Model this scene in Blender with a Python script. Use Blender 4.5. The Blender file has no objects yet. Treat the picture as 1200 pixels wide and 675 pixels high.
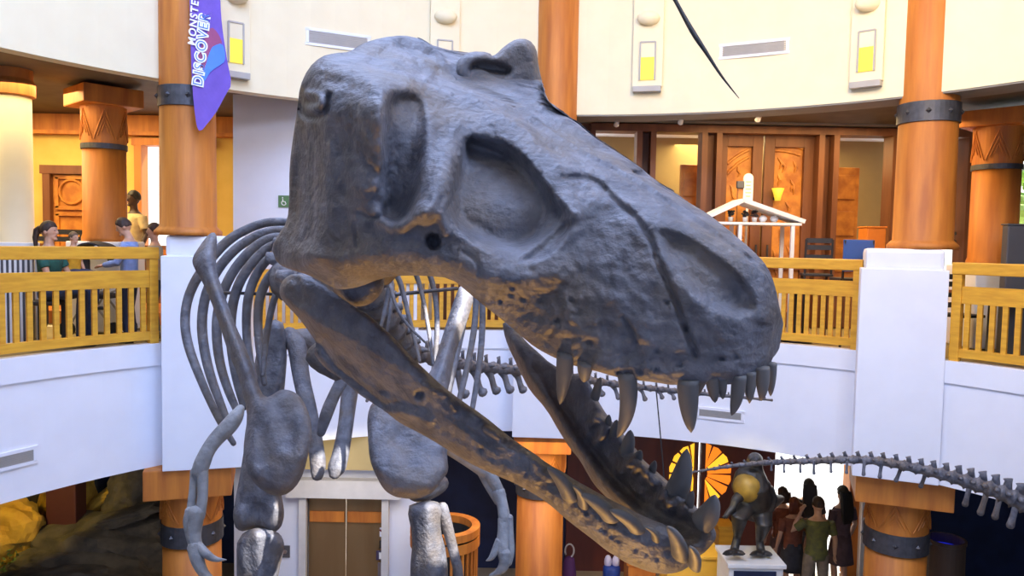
import bpy, bmesh, math, random
import numpy as np
from mathutils import Vector, Matrix, noise
from mathutils.geometry import delaunay_2d_cdt

random.seed(7)
np.random.seed(7)
scene = bpy.context.scene
COL = scene.collection
PI = math.pi

# ------------------------------------------------------------------ camera
FPX = 900.0
EYE = Vector((0.0, 0.0, 5.6))
PITCH = math.atan(52.5 / 900.0)
ROLL = 0.0186
_r0 = Vector((1, 0, 0)); _u0 = Vector((0, math.sin(PITCH), math.cos(PITCH)))
FW = Vector((0, math.cos(PITCH), -math.sin(PITCH)))
RT = math.cos(ROLL) * _r0 + math.sin(ROLL) * _u0
UP = -math.sin(ROLL) * _r0 + math.cos(ROLL) * _u0
cam_data = bpy.data.cameras.new('camera')
cam = bpy.data.objects.new('camera', cam_data)
COL.objects.link(cam)
cam_data.sensor_width = 36.0
cam_data.lens = 36.0 * FPX / 1200.0
cam_data.clip_start = 0.05
cam_data.clip_end = 300
cam.matrix_world = Matrix(((RT.x, UP.x, -FW.x, EYE.x), (RT.y, UP.y, -FW.y, EYE.y), (RT.z, UP.z, -FW.z, EYE.z), (0, 0, 0, 1)))
scene.camera = cam

# ------------------------------------------------------------------ light and exposure
scene.view_settings.view_transform = 'Standard'
scene.view_settings.look = 'None'
scene.view_settings.exposure = 0.2
scene.view_settings.gamma = 1.0
scene.view_settings.use_curve_mapping = False
world = bpy.data.worlds.new('sky')
scene.world = world
world.use_nodes = True
wn = world.node_tree.nodes['Background']
wt = world.node_tree
_tc = wt.nodes.new('ShaderNodeTexCoord'); _sx = wt.nodes.new('ShaderNodeSeparateXYZ'); _cr = wt.nodes.new('ShaderNodeValToRGB')
wt.links.new(_tc.outputs['Generated'], _sx.inputs[0]); wt.links.new(_sx.outputs['Y'], _cr.inputs['Fac'])
_cr.color_ramp.elements[0].position = 0.0; _cr.color_ramp.elements[0].color = (0.42, 0.58, 1.0, 1)      # blue sky away from the sun
_cr.color_ramp.elements[1].position = 0.6; _cr.color_ramp.elements[1].color = (1.0, 0.98, 0.92, 1)      # hazy white sky on the sun's side
wt.links.new(_cr.outputs['Color'], wn.inputs['Color'])
wn.inputs['Strength'].default_value = 1.5


def area(name, loc, target, size, energy, color, size_y=None, spread=None):
    d = bpy.data.lights.new(name, 'AREA')
    d.energy = energy; d.color = color
    d.shape = 'RECTANGLE' if size_y else 'DISK'
    d.size = size
    if size_y: d.size_y = size_y
    if spread: d.spread = spread
    o = bpy.data.objects.new(name, d); COL.objects.link(o)
    o.location = loc
    o.rotation_euler = (Vector(target) - Vector(loc)).to_track_quat('-Z', 'Y').to_euler()
    return o


def spot(name, loc, target, energy, color, angle=40, blend=0.5, radius=0.1):
    d = bpy.data.lights.new(name, 'SPOT')
    d.energy = energy; d.color = color; d.spot_size = math.radians(angle); d.spot_blend = blend
    d.shadow_soft_size = radius
    o = bpy.data.objects.new(name, d); COL.objects.link(o)
    o.location = loc
    o.rotation_euler = (Vector(target) - Vector(loc)).to_track_quat('-Z', 'Y').to_euler()
    return o


sun_d = bpy.data.lights.new('sun', 'SUN'); sun_d.energy = 9.0; sun_d.angle = 0.009; sun_d.color = (1, 0.96, 0.88)
sun = bpy.data.objects.new('sun', sun_d); COL.objects.link(sun)
sun.rotation_euler = Vector((-0.25, -0.62, -0.74)).to_track_quat('-Z', 'Y').to_euler()

WARM = (1.0, 0.72, 0.36)
COOL = (0.46, 0.60, 1.0)
spot('sunbeam', (4.0, 1.0, 11.0), (-1.46, 4.95, 3.55), 16000, (1.0, .97, .9), 3.0, .12, .02)
spot('sunbeam', (4.0, 1.0, 11.0), (-0.46, 4.9, 3.70), 16000, (1.0, .97, .9), 2.2, .12, .02)
area('skylight', (-1.2, 4.6, 11.6), (-1.2, 5.0, 0), 6.0, 780, COOL)
area('clerestory_daylight', (3.4, -0.2, 9.8), (-3.0, 8.0, 5.0), 3.2, 640, (0.50, 0.64, 1.0), 2.4)  # unseen lamp added inside the drum as cool fill for the gallery edge
area('warm_cove', (3.0, 5.6, 9.6), (5.0, 10.5, 8.8), 2.0, 190, (1.0, 0.68, 0.26), 2.0)  # unseen lamp added to warm the right side of the upper drum
area('dining_downlight', (-7.2, 10.6, 7.5), (-7.2, 10.8, 4.3), 3.0, 260, (1.0, 0.74, 0.36), 3.0)
area('foyer_downlight', (4.5, 11.3, 7.45), (4.5, 11.6, 4.3), 3.0, 130, (1.0, 0.66, 0.28), 2.0)
area('lobby_downlight', (0.6, 10.3, 2.75), (0.6, 10.4, 0), 2.4, 28, (1.0, 0.7, 0.35), 1.2)
area('lift_downlight', (-2.4, 9.9, 2.8), (-2.5, 10.6, 1.0), 1.2, 12, (1.0, 0.86, 0.66), 0.4)
spot('uplight', (-0.5, 2.7, 0.5), (-0.05, 1.95, 5.1), 800, (1.0, 0.52, 0.12), 46, .6, .25)

# ------------------------------------------------------------------ helpers
C0 = np.array(EYE); RTn = np.array(RT); UPn = np.array(UP); FWn = np.array(FW)


def cam2w(P):
    """camera space (right, up, depth) -> world, arrays of shape (n,3)"""
    P = np.asarray(P, float)
    return C0 + P[..., 0:1] * RTn + P[..., 1:2] * UPn + P[..., 2:3] * FWn


def ray(px, py):
    return (float(px) - 600.0) / FPX, (337.5 - float(py)) / FPX


def at(px, py, d):
    d = float(d)
    x, y = ray(px, py)
    return EYE + d * (x * RT + y * UP + FW)


def at_y(px, py, Y):
    x, y = ray(px, py); v = x * RT + y * UP + FW
    return EYE + v * ((Y - EYE.y) / v.y)


def at_z(px, py, Z):
    x, y = ray(px, py); v = x * RT + y * UP + FW
    return EYE + v * ((Z - EYE.z) / v.z)


RC = Vector((0.35, 5.0, 0)); RR = 6.13


def at_ring(px, py, R):
    x, y = ray(px, py); v = x * RT + y * UP + FW
    ox, oy = EYE.x - RC.x, EYE.y - RC.y
    a = v.x ** 2 + v.y ** 2; b = 2 * (ox * v.x + oy * v.y); c = ox * ox + oy * oy - R * R
    t = (-b + math.sqrt(b * b - 4 * a * c)) / (2 * a)
    return EYE + v * t


def ring(R, ang, z):
    a = math.radians(ang)
    return Vector((RC.x + R * math.cos(a), RC.y + R * math.sin(a), z))


class MB:
    def __init__(s):
        s.v = []; s.f = []

    def add(s, vs, fs):
        o = len(s.v)
        s.v += [tuple(p) for p in vs]
        s.f += [tuple(i + o for i in f) for f in fs]
        return s

    def box(s, c, size, rot=0.0, bev=0.0):
        cx, cy, cz = c; hx, hy, hz = size[0] / 2, size[1] / 2, size[2] / 2
        co, si = math.cos(rot), math.sin(rot)
        def T(x, y, z): return (cx + x * co - y * si, cy + x * si + y * co, cz + z)
        if bev <= 0:
            vs = [T(x, y, z) for z in (-hz, hz) for x, y in ((-hx, -hy), (hx, -hy), (hx, hy), (-hx, hy))]
            fs = [(3, 2, 1, 0), (4, 5, 6, 7), (0, 1, 5, 4), (1, 2, 6, 5), (2, 3, 7, 6), (3, 0, 4, 7)]
            return s.add(vs, fs)
        b = min(bev, hx * .9, hy * .9, hz * .9)
        bm = bmesh.new(); bmesh.ops.create_cube(bm, size=1.0)
        for v in bm.verts: v.co = Vector((v.co.x * 2 * hx, v.co.y * 2 * hy, v.co.z * 2 * hz))
        bmesh.ops.bevel(bm, geom=bm.edges[:] + bm.verts[:], offset=b, segments=2, affect='EDGES', profile=0.6)
        bm.verts.index_update()
        s.add([T(*v.co) for v in bm.verts], [[v.index for v in f.verts] for f in bm.faces])
        bm.free()
        return s

    def bar(s, p, q, w, h, up=(0, 0, 1)):
        p, q = Vector(p), Vector(q); d = (q - p).normalized(); u = Vector(up)
        a = d.cross(u)
        if a.length < 1e-4: a = d.cross(Vector((0, 1, 0)))
        a.normalize(); b = a.cross(d).normalized()
        vs = [e + a * x * w / 2 + b * y * h / 2 for e in (p, q) for x, y in ((-1, -1), (1, -1), (1, 1), (-1, 1))]
        return s.add(vs, [(3, 2, 1, 0), (4, 5, 6, 7), (0, 1, 5, 4), (1, 2, 6, 5), (2, 3, 7, 6), (3, 0, 4, 7)])

    def tube(s, pts, rad, n=10, flat=1.0, flat_dir=None, cap=True):
        pts = [Vector(p) for p in pts]
        if isinstance(rad, (int, float)): rad = [rad] * len(pts)
        m = len(pts); base = len(s.v); vs = []
        u = None
        for i, p in enumerate(pts):
            t = (pts[min(i + 1, m - 1)] - pts[max(i - 1, 0)])
            if t.length < 1e-9: t = Vector((0, 0, 1))
            t.normalize()
            if flat_dir is not None:
                u = Vector(flat_dir); u = u - t * u.dot(t)
            elif u is None:
                u = Vector((0, 0, 1)) if abs(t.z) < 0.9 else Vector((1, 0, 0)); u = u - t * u.dot(t)
            else:
                u = u - t * u.dot(t)
            if u.length < 1e-6: u = t.orthogonal()
            u.normalize(); w = t.cross(u)
            for k in range(n):
                a = 2 * PI * k / n
                vs.append(p + u * math.cos(a) * rad[i] * flat + w * math.sin(a) * rad[i])
        fs = []
        for i in range(m - 1):
            for k in range(n):
                fs.append((i * n + k, i * n + (k + 1) % n, (i + 1) * n + (k + 1) % n, (i + 1) * n + k))
        if cap:
            fs.append(tuple(reversed(range(n)))); fs.append(tuple((m - 1) * n + k for k in range(n)))
        return s.add(vs, fs)

    def ell(s, c, r, nu=14, nv=9, rot=None):
        vs = []; fs = []; c = Vector(c)
        for j in range(nv + 1):
            th = PI * j / nv
            for i in range(nu):
                a = 2 * PI * i / nu
                p = Vector((r[0] * math.sin(th) * math.cos(a), r[1] * math.sin(th) * math.sin(a), r[2] * math.cos(th)))
                if rot is not None: p = rot @ p
                vs.append(c + p)
        for j in range(nv):
            for i in range(nu):
                fs.append((j * nu + i, (j + 1) * nu + i, (j + 1) * nu + (i + 1) % nu, j * nu + (i + 1) % nu))
        return s.add(vs, fs)

    def lathe(s, prof, c, n=28, a0=0, a1=360, cap=True):
        cx, cy, cz = c; full = abs(a1 - a0) >= 359.9
        k = n if full else n + 1
        vs = []; fs = []
        for r, z in prof:
            for i in range(k):
                a = math.radians(a0 + (a1 - a0) * i / n)
                vs.append((cx + r * math.cos(a), cy + r * math.sin(a), cz + z))
        for j in range(len(prof) - 1):
            for i in range(n):
                i2 = (i + 1) % k
                fs.append((j * k + i, j * k + i2, (j + 1) * k + i2, (j + 1) * k + i))
        if cap and full:
            fs.append(tuple(reversed(range(k)))); fs.append(tuple((len(prof) - 1) * k + i for i in range(k)))
        return s.add(vs, fs)

    def arc(s, r0, r1, a0, a1, z0, z1, n=24):
        """solid ring segment about the atrium centre"""
        vs = []
        for i in range(n + 1):
            a = a0 + (a1 - a0) * i / n
            vs += [ring(r0, a, z0), ring(r1, a, z0), ring(r1, a, z1), ring(r0, a, z1)]
        fs = []
        for i in range(n):
            o = i * 4
            for k in range(4):
                fs.append((o + k, o + (k + 1) % 4, o + 4 + (k + 1) % 4, o + 4 + k))
        if abs(a1 - a0) < 359.9:
            fs += [(3, 2, 1, 0), (n * 4, n * 4 + 1, n * 4 + 2, n * 4 + 3)]
        return s.add(vs, fs)

    def prism(s, poly, n, thick):
        """3-D polygon extruded along n by thick"""
        n = Vector(n).normalized() * thick; k = len(poly)
        vs = [Vector(p) for p in poly] + [Vector(p) + n for p in poly]
        fs = [tuple(reversed(range(k))), tuple(range(k, 2 * k))] + [(i, (i + 1) % k, k + (i + 1) % k, k + i) for i in range(k)]
        return s.add(vs, fs)

    def build(s, name, mat, parent=None, smooth=False, fix=True, voxel=None, sm=0, bevel=None, kind=None):
        me = bpy.data.meshes.new(name)
        me.from_pydata(s.v, [], s.f)
        if fix:
            bm = bmesh.new(); bm.from_mesh(me)
            bmesh.ops.remove_doubles(bm, verts=bm.verts[:], dist=1e-5)
            bmesh.ops.recalc_face_normals(bm, faces=bm.faces[:])
            bm.to_mesh(me); bm.free()
        ob = bpy.data.objects.new(name, me)
        COL.objects.link(ob)
        if voxel:
            rm = ob.modifiers.new('r', 'REMESH'); rm.mode = 'VOXEL'; rm.voxel_size = voxel
            if sm:
                sd = ob.modifiers.new('s', 'SMOOTH'); sd.factor = 0.5; sd.iterations = sm
            dg = bpy.context.evaluated_depsgraph_get()
            me2 = bpy.data.meshes.new_from_object(ob.evaluated_get(dg))
            ob.modifiers.clear(); ob.data = me2; bpy.data.meshes.remove(me); me = me2
            me.name = name
            smooth = True
        if bevel:
            b = ob.modifiers.new('b', 'BEVEL'); b.width = bevel; b.segments = 2; b.limit_method = 'ANGLE'
        if smooth:
            me.polygons.foreach_set('use_smooth', [True] * len(me.polygons))
        me.materials.clear(); me.materials.append(mat)
        if parent is not None:
            ob.parent = parent
            ob.matrix_parent_inverse = world_of(parent).inverted()
        if kind: ob['kind'] = kind
        return ob


def world_of(o):
    m = Matrix.LocRotScale(o.location, o.rotation_euler, o.scale)
    if o.parent: m = world_of(o.parent) @ o.matrix_parent_inverse @ m
    return m


def thing(name, label, cat, loc=(0, 0, 0), group=None, rz=0.0):
    o = bpy.data.objects.new(name, None); COL.objects.link(o)
    o.location = loc; o.rotation_euler = (0, 0, rz); o.empty_display_size = 0.1
    o['label'] = label; o['category'] = cat
    if group: o['group'] = group
    return o


def tag(o, label, cat, group=None):
    o['label'] = label; o['category'] = cat
    if group: o['group'] = group
    return o


def copy_tree(o, parent=None):
    c = o.copy(); COL.objects.link(c)
    if parent is not None: c.parent = parent
    for ch in o.children: copy_tree(ch, c)
    return c


def mat(name, col, rough=0.6, col2=None, scale=8.0, stretch=(1, 1, 1), bump=0.0, bscale=None, metal=0.0, emit=None, estr=1.0, spec=0.5, detail=6.0, contrast=(0.35, 0.65), trans=0.0, alpha=None, col3=None):
    m = bpy.data.materials.new(name); m.use_nodes = True
    nt = m.node_tree; b = nt.nodes['Principled BSDF']
    b.inputs['Roughness'].default_value = rough
    b.inputs['Metallic'].default_value = metal
    b.inputs['Specular IOR Level'].default_value = spec
    if trans: b.inputs['Transmission Weight'].default_value = trans
    tc = nt.nodes.new('ShaderNodeTexCoord'); mp = nt.nodes.new('ShaderNodeMapping')
    mp.inputs['Scale'].default_value = stretch
    nt.links.new(tc.outputs['Object'], mp.inputs['Vector'])
    no = nt.nodes.new('ShaderNodeTexNoise'); no.inputs['Scale'].default_value = scale; no.inputs['Detail'].default_value = detail
    nt.links.new(mp.outputs['Vector'], no.inputs['Vector'])
    cr = nt.nodes.new('ShaderNodeValToRGB')
    c2 = col2 if col2 else tuple(c * 0.93 for c in col)
    cr.color_ramp.elements[0].position = contrast[0]; cr.color_ramp.elements[1].position = contrast[1]
    cr.color_ramp.elements[0].color = (*c2, 1); cr.color_ramp.elements[1].color = (*col, 1)
    nt.links.new(no.outputs['Fac'], cr.inputs['Fac'])
    nt.links.new(cr.outputs['Color'], b.inputs['Base Color'])
    if col3:
        n3 = nt.nodes.new('ShaderNodeTexNoise'); n3.inputs['Scale'].default_value = scale * .33; n3.inputs['Detail'].default_value = 3
        nt.links.new(mp.outputs['Vector'], n3.inputs['Vector'])
        mx = nt.nodes.new('ShaderNodeMix'); mx.data_type = 'RGBA'; mr = nt.nodes.new('ShaderNodeMapRange')
        mr.inputs['From Min'].default_value = .45; mr.inputs['From Max'].default_value = .62; mr.inputs['To Max'].default_value = .75
        nt.links.new(n3.outputs['Fac'], mr.inputs['Value']); nt.links.new(mr.outputs['Result'], mx.inputs['Factor'])
        nt.links.new(cr.outputs['Color'], mx.inputs['A']); mx.inputs['B'].default_value = (*col3, 1)
        nt.links.new(mx.outputs['Result'], b.inputs['Base Color'])
    if bump:
        n2 = nt.nodes.new('ShaderNodeTexNoise'); n2.inputs['Scale'].default_value = bscale or scale * 3; n2.inputs['Detail'].default_value = 8
        nt.links.new(mp.outputs['Vector'], n2.inputs['Vector'])
        bp = nt.nodes.new('ShaderNodeBump'); bp.inputs['Strength'].default_value = bump; bp.inputs['Distance'].default_value = 0.02
        nt.links.new(n2.outputs['Fac'], bp.inputs['Height'])
        nt.links.new(bp.outputs['Normal'], b.inputs['Normal'])
    if emit:
        b.inputs['Emission Color'].default_value = (*emit, 1); b.inputs['Emission Strength'].default_value = estr
    return m


M = {}
M['upper_plaster'] = mat('cream plaster', (0.82, 0.735, 0.52), 0.85, (0.79, 0.70, 0.49), 3, bump=0.05)
M['white_plaster'] = mat('white plaster', (0.80, 0.82, 0.90), 0.8, (0.77, 0.79, 0.87), 3, bump=0.04)
M['mustard'] = mat('mustard plaster', (0.72, 0.50, 0.13), 0.85, (0.66, 0.44, 0.10), 3, bump=0.05)
M['tan'] = mat('tan plaster', (0.36, 0.28, 0.13), 0.85, None, 3)
M['grey_soffit'] = mat('grey soffit', (0.26, 0.24, 0.22), 0.8)
M['column_wood'] = mat('orange column wood', (0.64, 0.23, 0.03), 0.58, (0.36, 0.10, 0.014), 7, (1, 1, 0.12), bump=0.2, contrast=(0.28, 0.72))
M['rail_wood'] = mat('honey rail wood', (0.76, 0.40, 0.035), 0.45, (0.62, 0.30, 0.025), 4, (1, 1, 6), bump=0.06)
M['door_wood'] = mat('red brown door wood', (0.20, 0.075, 0.03), 0.5, (0.13, 0.045, 0.018), 6, (1, 1, 0.15), bump=0.1)
M['carved_wood'] = mat('carved amber wood', (0.60, 0.25, 0.04), 0.45, (0.36, 0.12, 0.02), 5, bump=0.35, bscale=9)
M['dark_wood'] = mat('dark ceiling wood', (0.12, 0.095, 0.075), 0.7, (0.09, 0.07, 0.055), 4)
M['deep_maroon'] = mat('deep maroon paint', (0.07, 0.014, 0.01), 0.6)
M['maroon'] = mat('maroon wood', (0.13, 0.03, 0.02), 0.5, (0.08, 0.02, 0.015), 5, (1, 1, 0.15))
M['iron'] = mat('dark iron band', (0.10, 0.10, 0.115), 0.5, (0.07, 0.07, 0.08), 12, metal=0.6, bump=0.1)
M['steel'] = mat('brushed steel', (0.45, 0.45, 0.46), 0.35, None, 4, metal=0.9)
M['bronze_door'] = mat('bronze lift door', (0.30, 0.19, 0.09), 0.35, (0.24, 0.14, 0.06), 3, (1, 1, 0.1), metal=0.7)
M['lift_frame'] = mat('pale lift surround', (0.62, 0.60, 0.58), 0.5)
M['black'] = mat('black', (0.02, 0.02, 0.022), 0.5)
M['dark_grey'] = mat('dark grey', (0.09, 0.09, 0.10), 0.5)
M['white'] = mat('white paint', (0.82, 0.82, 0.80), 0.5)
M['vent'] = mat('grey vent metal', (0.42, 0.40, 0.38), 0.5)
M['navy'] = mat('navy wall', (0.012, 0.022, 0.075), 0.7, (0.008, 0.014, 0.05), 3)
M['floor'] = mat('stone floor', (0.34, 0.27, 0.18), 0.35, (0.26, 0.2, 0.13), 2)
M['paving'] = mat('pale outdoor paving', (0.8, 0.8, 0.78), 0.9)
M['lamp'] = mat('lit sconce glass', (0.35, 0.28, 0.03), 0.5, emit=(1.0, 0.78, 0.06), estr=0.75)
M['down'] = mat('downlight glass', (1, 0.9, 0.7), 0.5, emit=(1.0, 0.85, 0.55), estr=4)
M['bone'] = mat('dark cast bone', (0.165, 0.162, 0.185), 0.58, (0.08, 0.079, 0.096), 16, bump=0.45, bscale=50, contrast=(0.35, 0.65), col3=(0.13, 0.105, 0.09))
M['tooth'] = mat('dark tooth enamel', (0.16, 0.15, 0.145), 0.55, (0.11, 0.105, 0.105), 14, (1, 1, 0.3), bump=0.15, bscale=40)
M['pale_bone'] = mat('pale grey cast bone', (0.34, 0.34, 0.35), 0.5, (0.16, 0.16, 0.17), 12, bump=0.4, bscale=40, contrast=(0.3, 0.7))  # skeleton bone again, lightened for sky light falling on the arms
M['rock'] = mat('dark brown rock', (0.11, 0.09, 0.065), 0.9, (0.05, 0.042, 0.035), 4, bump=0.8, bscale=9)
M['yellow_rock'] = mat('ochre rock', (0.60, 0.36, 0.05), 0.85, (0.42, 0.24, 0.03), 4, bump=0.6, bscale=8)  # yellow light on some boulders is put into this base colour
M['green'] = mat('leaf green', (0.10, 0.17, 0.03), 0.7, (0.05, 0.1, 0.02), 20)
M['sunleaf'] = mat('pale green leaves', (0.40, 0.55, 0.10), 0.8, (0.3, 0.45, 0.07), 6)

# ------------------------------------------------------------------ the setting
F2 = 4.30        # gallery floor
ZF = 2.85        # underside of the gallery edge
ZU = 7.45        # underside of the upper drum
ZC2 = 7.62       # gallery ceiling
X0, X1, Y0, Y1 = -14.0, 14.0, -8.0, 13.0


def plate_hole(R, z0, z1, n=96):
    mb = MB(); vs = []; fs = []
    for i in range(n):
        a = 2 * PI * i / n; c, s = math.cos(a), math.sin(a)
        t = 1e9
        if c > 1e-9: t = min(t, (X1 - RC.x) / c)
        if c < -1e-9: t = min(t, (X0 - RC.x) / c)
        if s > 1e-9: t = min(t, (Y1 - RC.y) / s)
        if s < -1e-9: t = min(t, (Y0 - RC.y) / s)
        for z in (z0, z1):
            vs.append((RC.x + R * c, RC.y + R * s, z)); vs.append((RC.x + t * c, RC.y + t * s, z))
    for i in range(n):
        a, b = i * 4, ((i + 1) % n) * 4
        fs += [(a, a + 1, b + 1, b), (a + 2, b + 2, b + 3, a + 3), (a, b, b + 2, a + 2), (a + 1, a + 3, b + 3, b + 1)]
    return mb.add(vs, fs)


MB().box((0, (Y0 + Y1) / 2, -0.1), (28, Y1 - Y0, 0.2)).build('floor', M['floor'], kind='structure')
MB().box((0, 45, -0.12), (160, 64, 0.2)).build('ground_outside', M['paving'], kind='structure')
plate_hole(RR + 0.02, ZF + 0.03, F2 - 0.02).build('floor_gallery', M['tan'], kind='structure')
plate_hole(RR + 0.2, ZC2, ZC2 + 0.1).build('ceiling_gallery', M['dark_wood'], kind='structure')
MB().arc(RR, RR + 0.16, 0, 360, ZF, F2 + 0.03, 120).build('wall_gallery_edge', M['white_plaster'], kind='structure')
MB().arc(RR - 0.025, RR, 0, 360, 4.07, F2 + 0.03, 120).build('trim_1', M['white_plaster'], kind='structure')
MB().arc(RR, RR + 0.2, 0, 360, ZU, 12.0, 120).build('wall_upper_drum', M['upper_plaster'], kind='structure')
MB().arc(RR + 0.01, RR + 0.5, 15, 85, ZU - 0.02, ZU + 0.14, 40).build('trim_2', M['grey_soffit'], kind='structure')
MB().box((0, (Y0 + Y1) / 2, 12.1), (28, Y1 - Y0, 0.2)).build('ceiling_roof', M['white_plaster'], kind='structure')
for nm, x in (('wall_west', X0 - 0.1), ('wall_east', X1 + 0.1)):
    MB().box((x, (Y0 + Y1) / 2, 6), (0.2, Y1 - Y0, 12)).build(nm, M['mustard'], kind='structure')


def wall_with_holes(mb, x0, x1, z0, z1, y, th, holes):
    """wall in the XZ plane, split around rectangular openings (x0,x1,z0,z1)"""
    xs = sorted({x0, x1, *[h[0] for h in holes], *[h[1] for h in holes]})
    zs = sorted({z0, z1, *[h[2] for h in holes], *[h[3] for h in holes]})
    for a, b in zip(xs, xs[1:]):
        for c, d in zip(zs, zs[1:]):
            mx, mz = (a + b) / 2, (c + d) / 2
            if any(h[0] < mx < h[1] and h[2] < mz < h[3] for h in holes): continue
            mb.box(((a + b) / 2, y + th / 2, (c + d) / 2), (b - a, th, d - c))
    return mb


# gallery back wall on the left, with a tall window
WY = 13.0
wl0, wl1 = at_y(166, 200, WY).x, at_y(247, 200, WY).x
dl0, dl1 = at_y(66, 240, WY).x, at_y(112, 240, WY).x
dzt = at_y(85, 200, WY).z
m = MB(); wall_with_holes(m, X0, -4.0, F2 - 0.02, ZC2, WY, 0.2, [(wl0, wl1, 5.35, 7.15)])
m.build('wall_dining', M['mustard'], kind='structure')
m = MB(); m.box(((X0 - 4) / 2, WY - 0.05, 7.46), (10, 0.1, 0.3)); m.box(((X0 - 4) / 2, WY - 0.09, 7.30), (10, 0.18, 0.06))
m.build('trim_3', M['column_wood'], kind='structure')
MB().box(((X0 - 4) / 2, WY - 0.04, (F2 + 5.45) / 2), (10, 0.08, 5.45 - F2)).build('baseboard_dining', M['door_wood'], kind='structure')
w = MB()
for x in (wl0, wl1 - 0.1, (wl0 + wl1) / 2 + 0.42): w.box((x, WY - 0.02, 6.25), (0.12, 0.24, 1.9))
for z in (5.32, 7.17): w.box(((wl0 + wl1) / 2, WY - 0.02, z), (wl1 - wl0 + 0.2, 0.26, 0.12))
w.build('window_1', M['column_wood'], kind='structure')
d1 = MB()
for x in (dl0 - 0.05, dl1 + 0.05): d1.box((x, WY - 0.10, (F2 + dzt) / 2), (0.12, 0.2, dzt - F2))
d1.box(((dl0 + dl1) / 2, WY - 0.10, dzt), (dl1 - dl0 + 0.3, 0.22, 0.14))
d1 = d1.build('door_1', M['door_wood'], kind='structure')
l = MB(); cx = (dl0 + dl1) / 2; dw = dl1 - dl0
l.box((cx, WY - 0.06, (F2 + dzt) / 2), (dw, 0.08, dzt - F2))
for (a, b) in ((F2 + 0.2, 5.1), (5.25, 5.95), (6.05, dzt - 0.12)):
    for s in (-1, 1):
        l.box((cx + s * dw * .36, WY - 0.12, (a + b) / 2), (0.06, 0.06, b - a))
    for z in (a, b): l.box((cx, WY - 0.12, z), (dw * .78, 0.06, 0.06))
l.tube([(cx + .2 * math.cos(t * PI / 10), WY - 0.12, 6.32 + .2 * math.sin(t * PI / 10)) for t in range(21)], 0.025, 6, cap=False)
l.build('door_leaf', M['carved_wood'], d1)

# lift core (white) rising through both floors
CX0, CX1, CY0, CY1 = -3.98, -1.33, 10.95, 13.2
dx0, dx1 = at(352, 630, 10.8).x, at(443, 630, 10.8).x
dzt2 = at(397, 590, 10.8).z
m = MB(); wall_with_holes(m, CX0, CX1, 0, F2, CY0, 0.2, [(dx0, dx1, 0.0, dzt2)]); m.build('wall_lift', M['white_plaster'], kind='structure')
m = MB(); m.box(((CX0 + CX1) / 2, CY0 + .1, (F2 + ZC2) / 2), (CX1 - CX0, 0.2, ZC2 - F2))
for x in (CX0 + .1, CX1 - .1): m.box((x, (CY0 + CY1) / 2 + .1, ZC2 / 2), (0.2, CY1 - CY0 - .2, ZC2))
m.build('wall_lift_core', M['white_plaster'], kind='structure')
MB().box(((CX0 + CX1) / 2 - .1, CY0 - 0.14, (2.36 + ZF + .03) / 2), (CX1 - CX0 + .6, 0.28, ZF + .03 - 2.36)).build('wall_lift_bulkhead', M['tan'], kind='structure')
m = MB()
for x in (dx0 - .05, dx1 + .05): m.box((x, CY0 - 0.02, dzt2 / 2), (0.1, 0.16, dzt2))
m.box(((dx0 + dx1) / 2, CY0 - 0.05, dzt2 + .13), (dx1 - dx0 + .55, 0.2, 0.26))
m.build('trim_4', M['lift_frame'], kind='structure')
lift = thing('lift_door', 'bronze two-leaf lift door in the white wall behind the skeleton legs', 'lift door', ((dx0 + dx1) / 2, CY0 + .1, 0))
for k, (a, b) in enumerate(((dx0, (dx0 + dx1) / 2 - .005), ((dx0 + dx1) / 2 + .005, dx1))):
    MB().box(((a + b) / 2, CY0 + .1, dzt2 / 2), (b - a, 0.05, dzt2 - .02)).build('door_leaf', M['bronze_door'], lift)
    MB().box(((a + b) / 2, CY0 + .06, dzt2 - .34), (b - a - .03, 0.03, .16), bev=.01).build('rail', M['column_wood'], lift)  # strip painted for an orange reflection across the bronze leaf

# foyer wall on the right: bays of dark wood around glazed openings and a carved double door
FY = 12.8
def FX(px, py=220): return at_y(px, py, FY).x
def FZ(py, px=900): return at_y(px, py, FY).z
zt = FZ(158)
holes = [(FX(690), FX(745), F2, zt), (FX(763), FX(820), F2, zt), (FX(840), FX(954), F2, zt), (FX(975), FX(1040), F2, zt), (FX(1106), FX(1128), 4.9, zt), (FX(1138), FX(1290), 4.9, zt)]
m = MB(); wall_with_holes(m, CX1, X1, F2 - .02, ZC2, FY, 0.2, holes); m.build('wall_foyer', M['door_wood'], kind='structure')
m = MB()
for px in (692, 746, 762, 821, 838, 956, 973, 1041, 1128, 1137): m.box((FX(px), FY - .05, (F2 + zt) / 2), (0.09, 0.3, zt - F2))
m.box(((FX(690) + FX(1290)) / 2, FY - .06, zt + .05), (FX(1290) - FX(690), 0.3, 0.12))
for px0, px1 in ((690, 745), (763, 820), (975, 1040)): m.box(((FX(px0) + FX(px1)) / 2, FY, F2 + .3), (FX(px1) - FX(px0), .2, .6))
m.build('trim_5', M['door_wood'], kind='structure')
m = MB()
for px0, px1 in ((1106, 1128), (1138, 1290)):
    for py in (274, 284): m.box(((FX(px0) + FX(px1)) / 2, FY + .05, FZ(py, 1160)), (FX(px1) - FX(px0), .06, .05))
m.build('window_2', M['dark_grey'], kind='structure')
MB().box(((FX(600) + X1) / 2, FY - .16, (zt + .13 + ZC2) / 2), (X1 - FX(600), .32, ZC2 - zt - .13)).build('trim_10', M['grey_soffit'], kind='structure')
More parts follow.
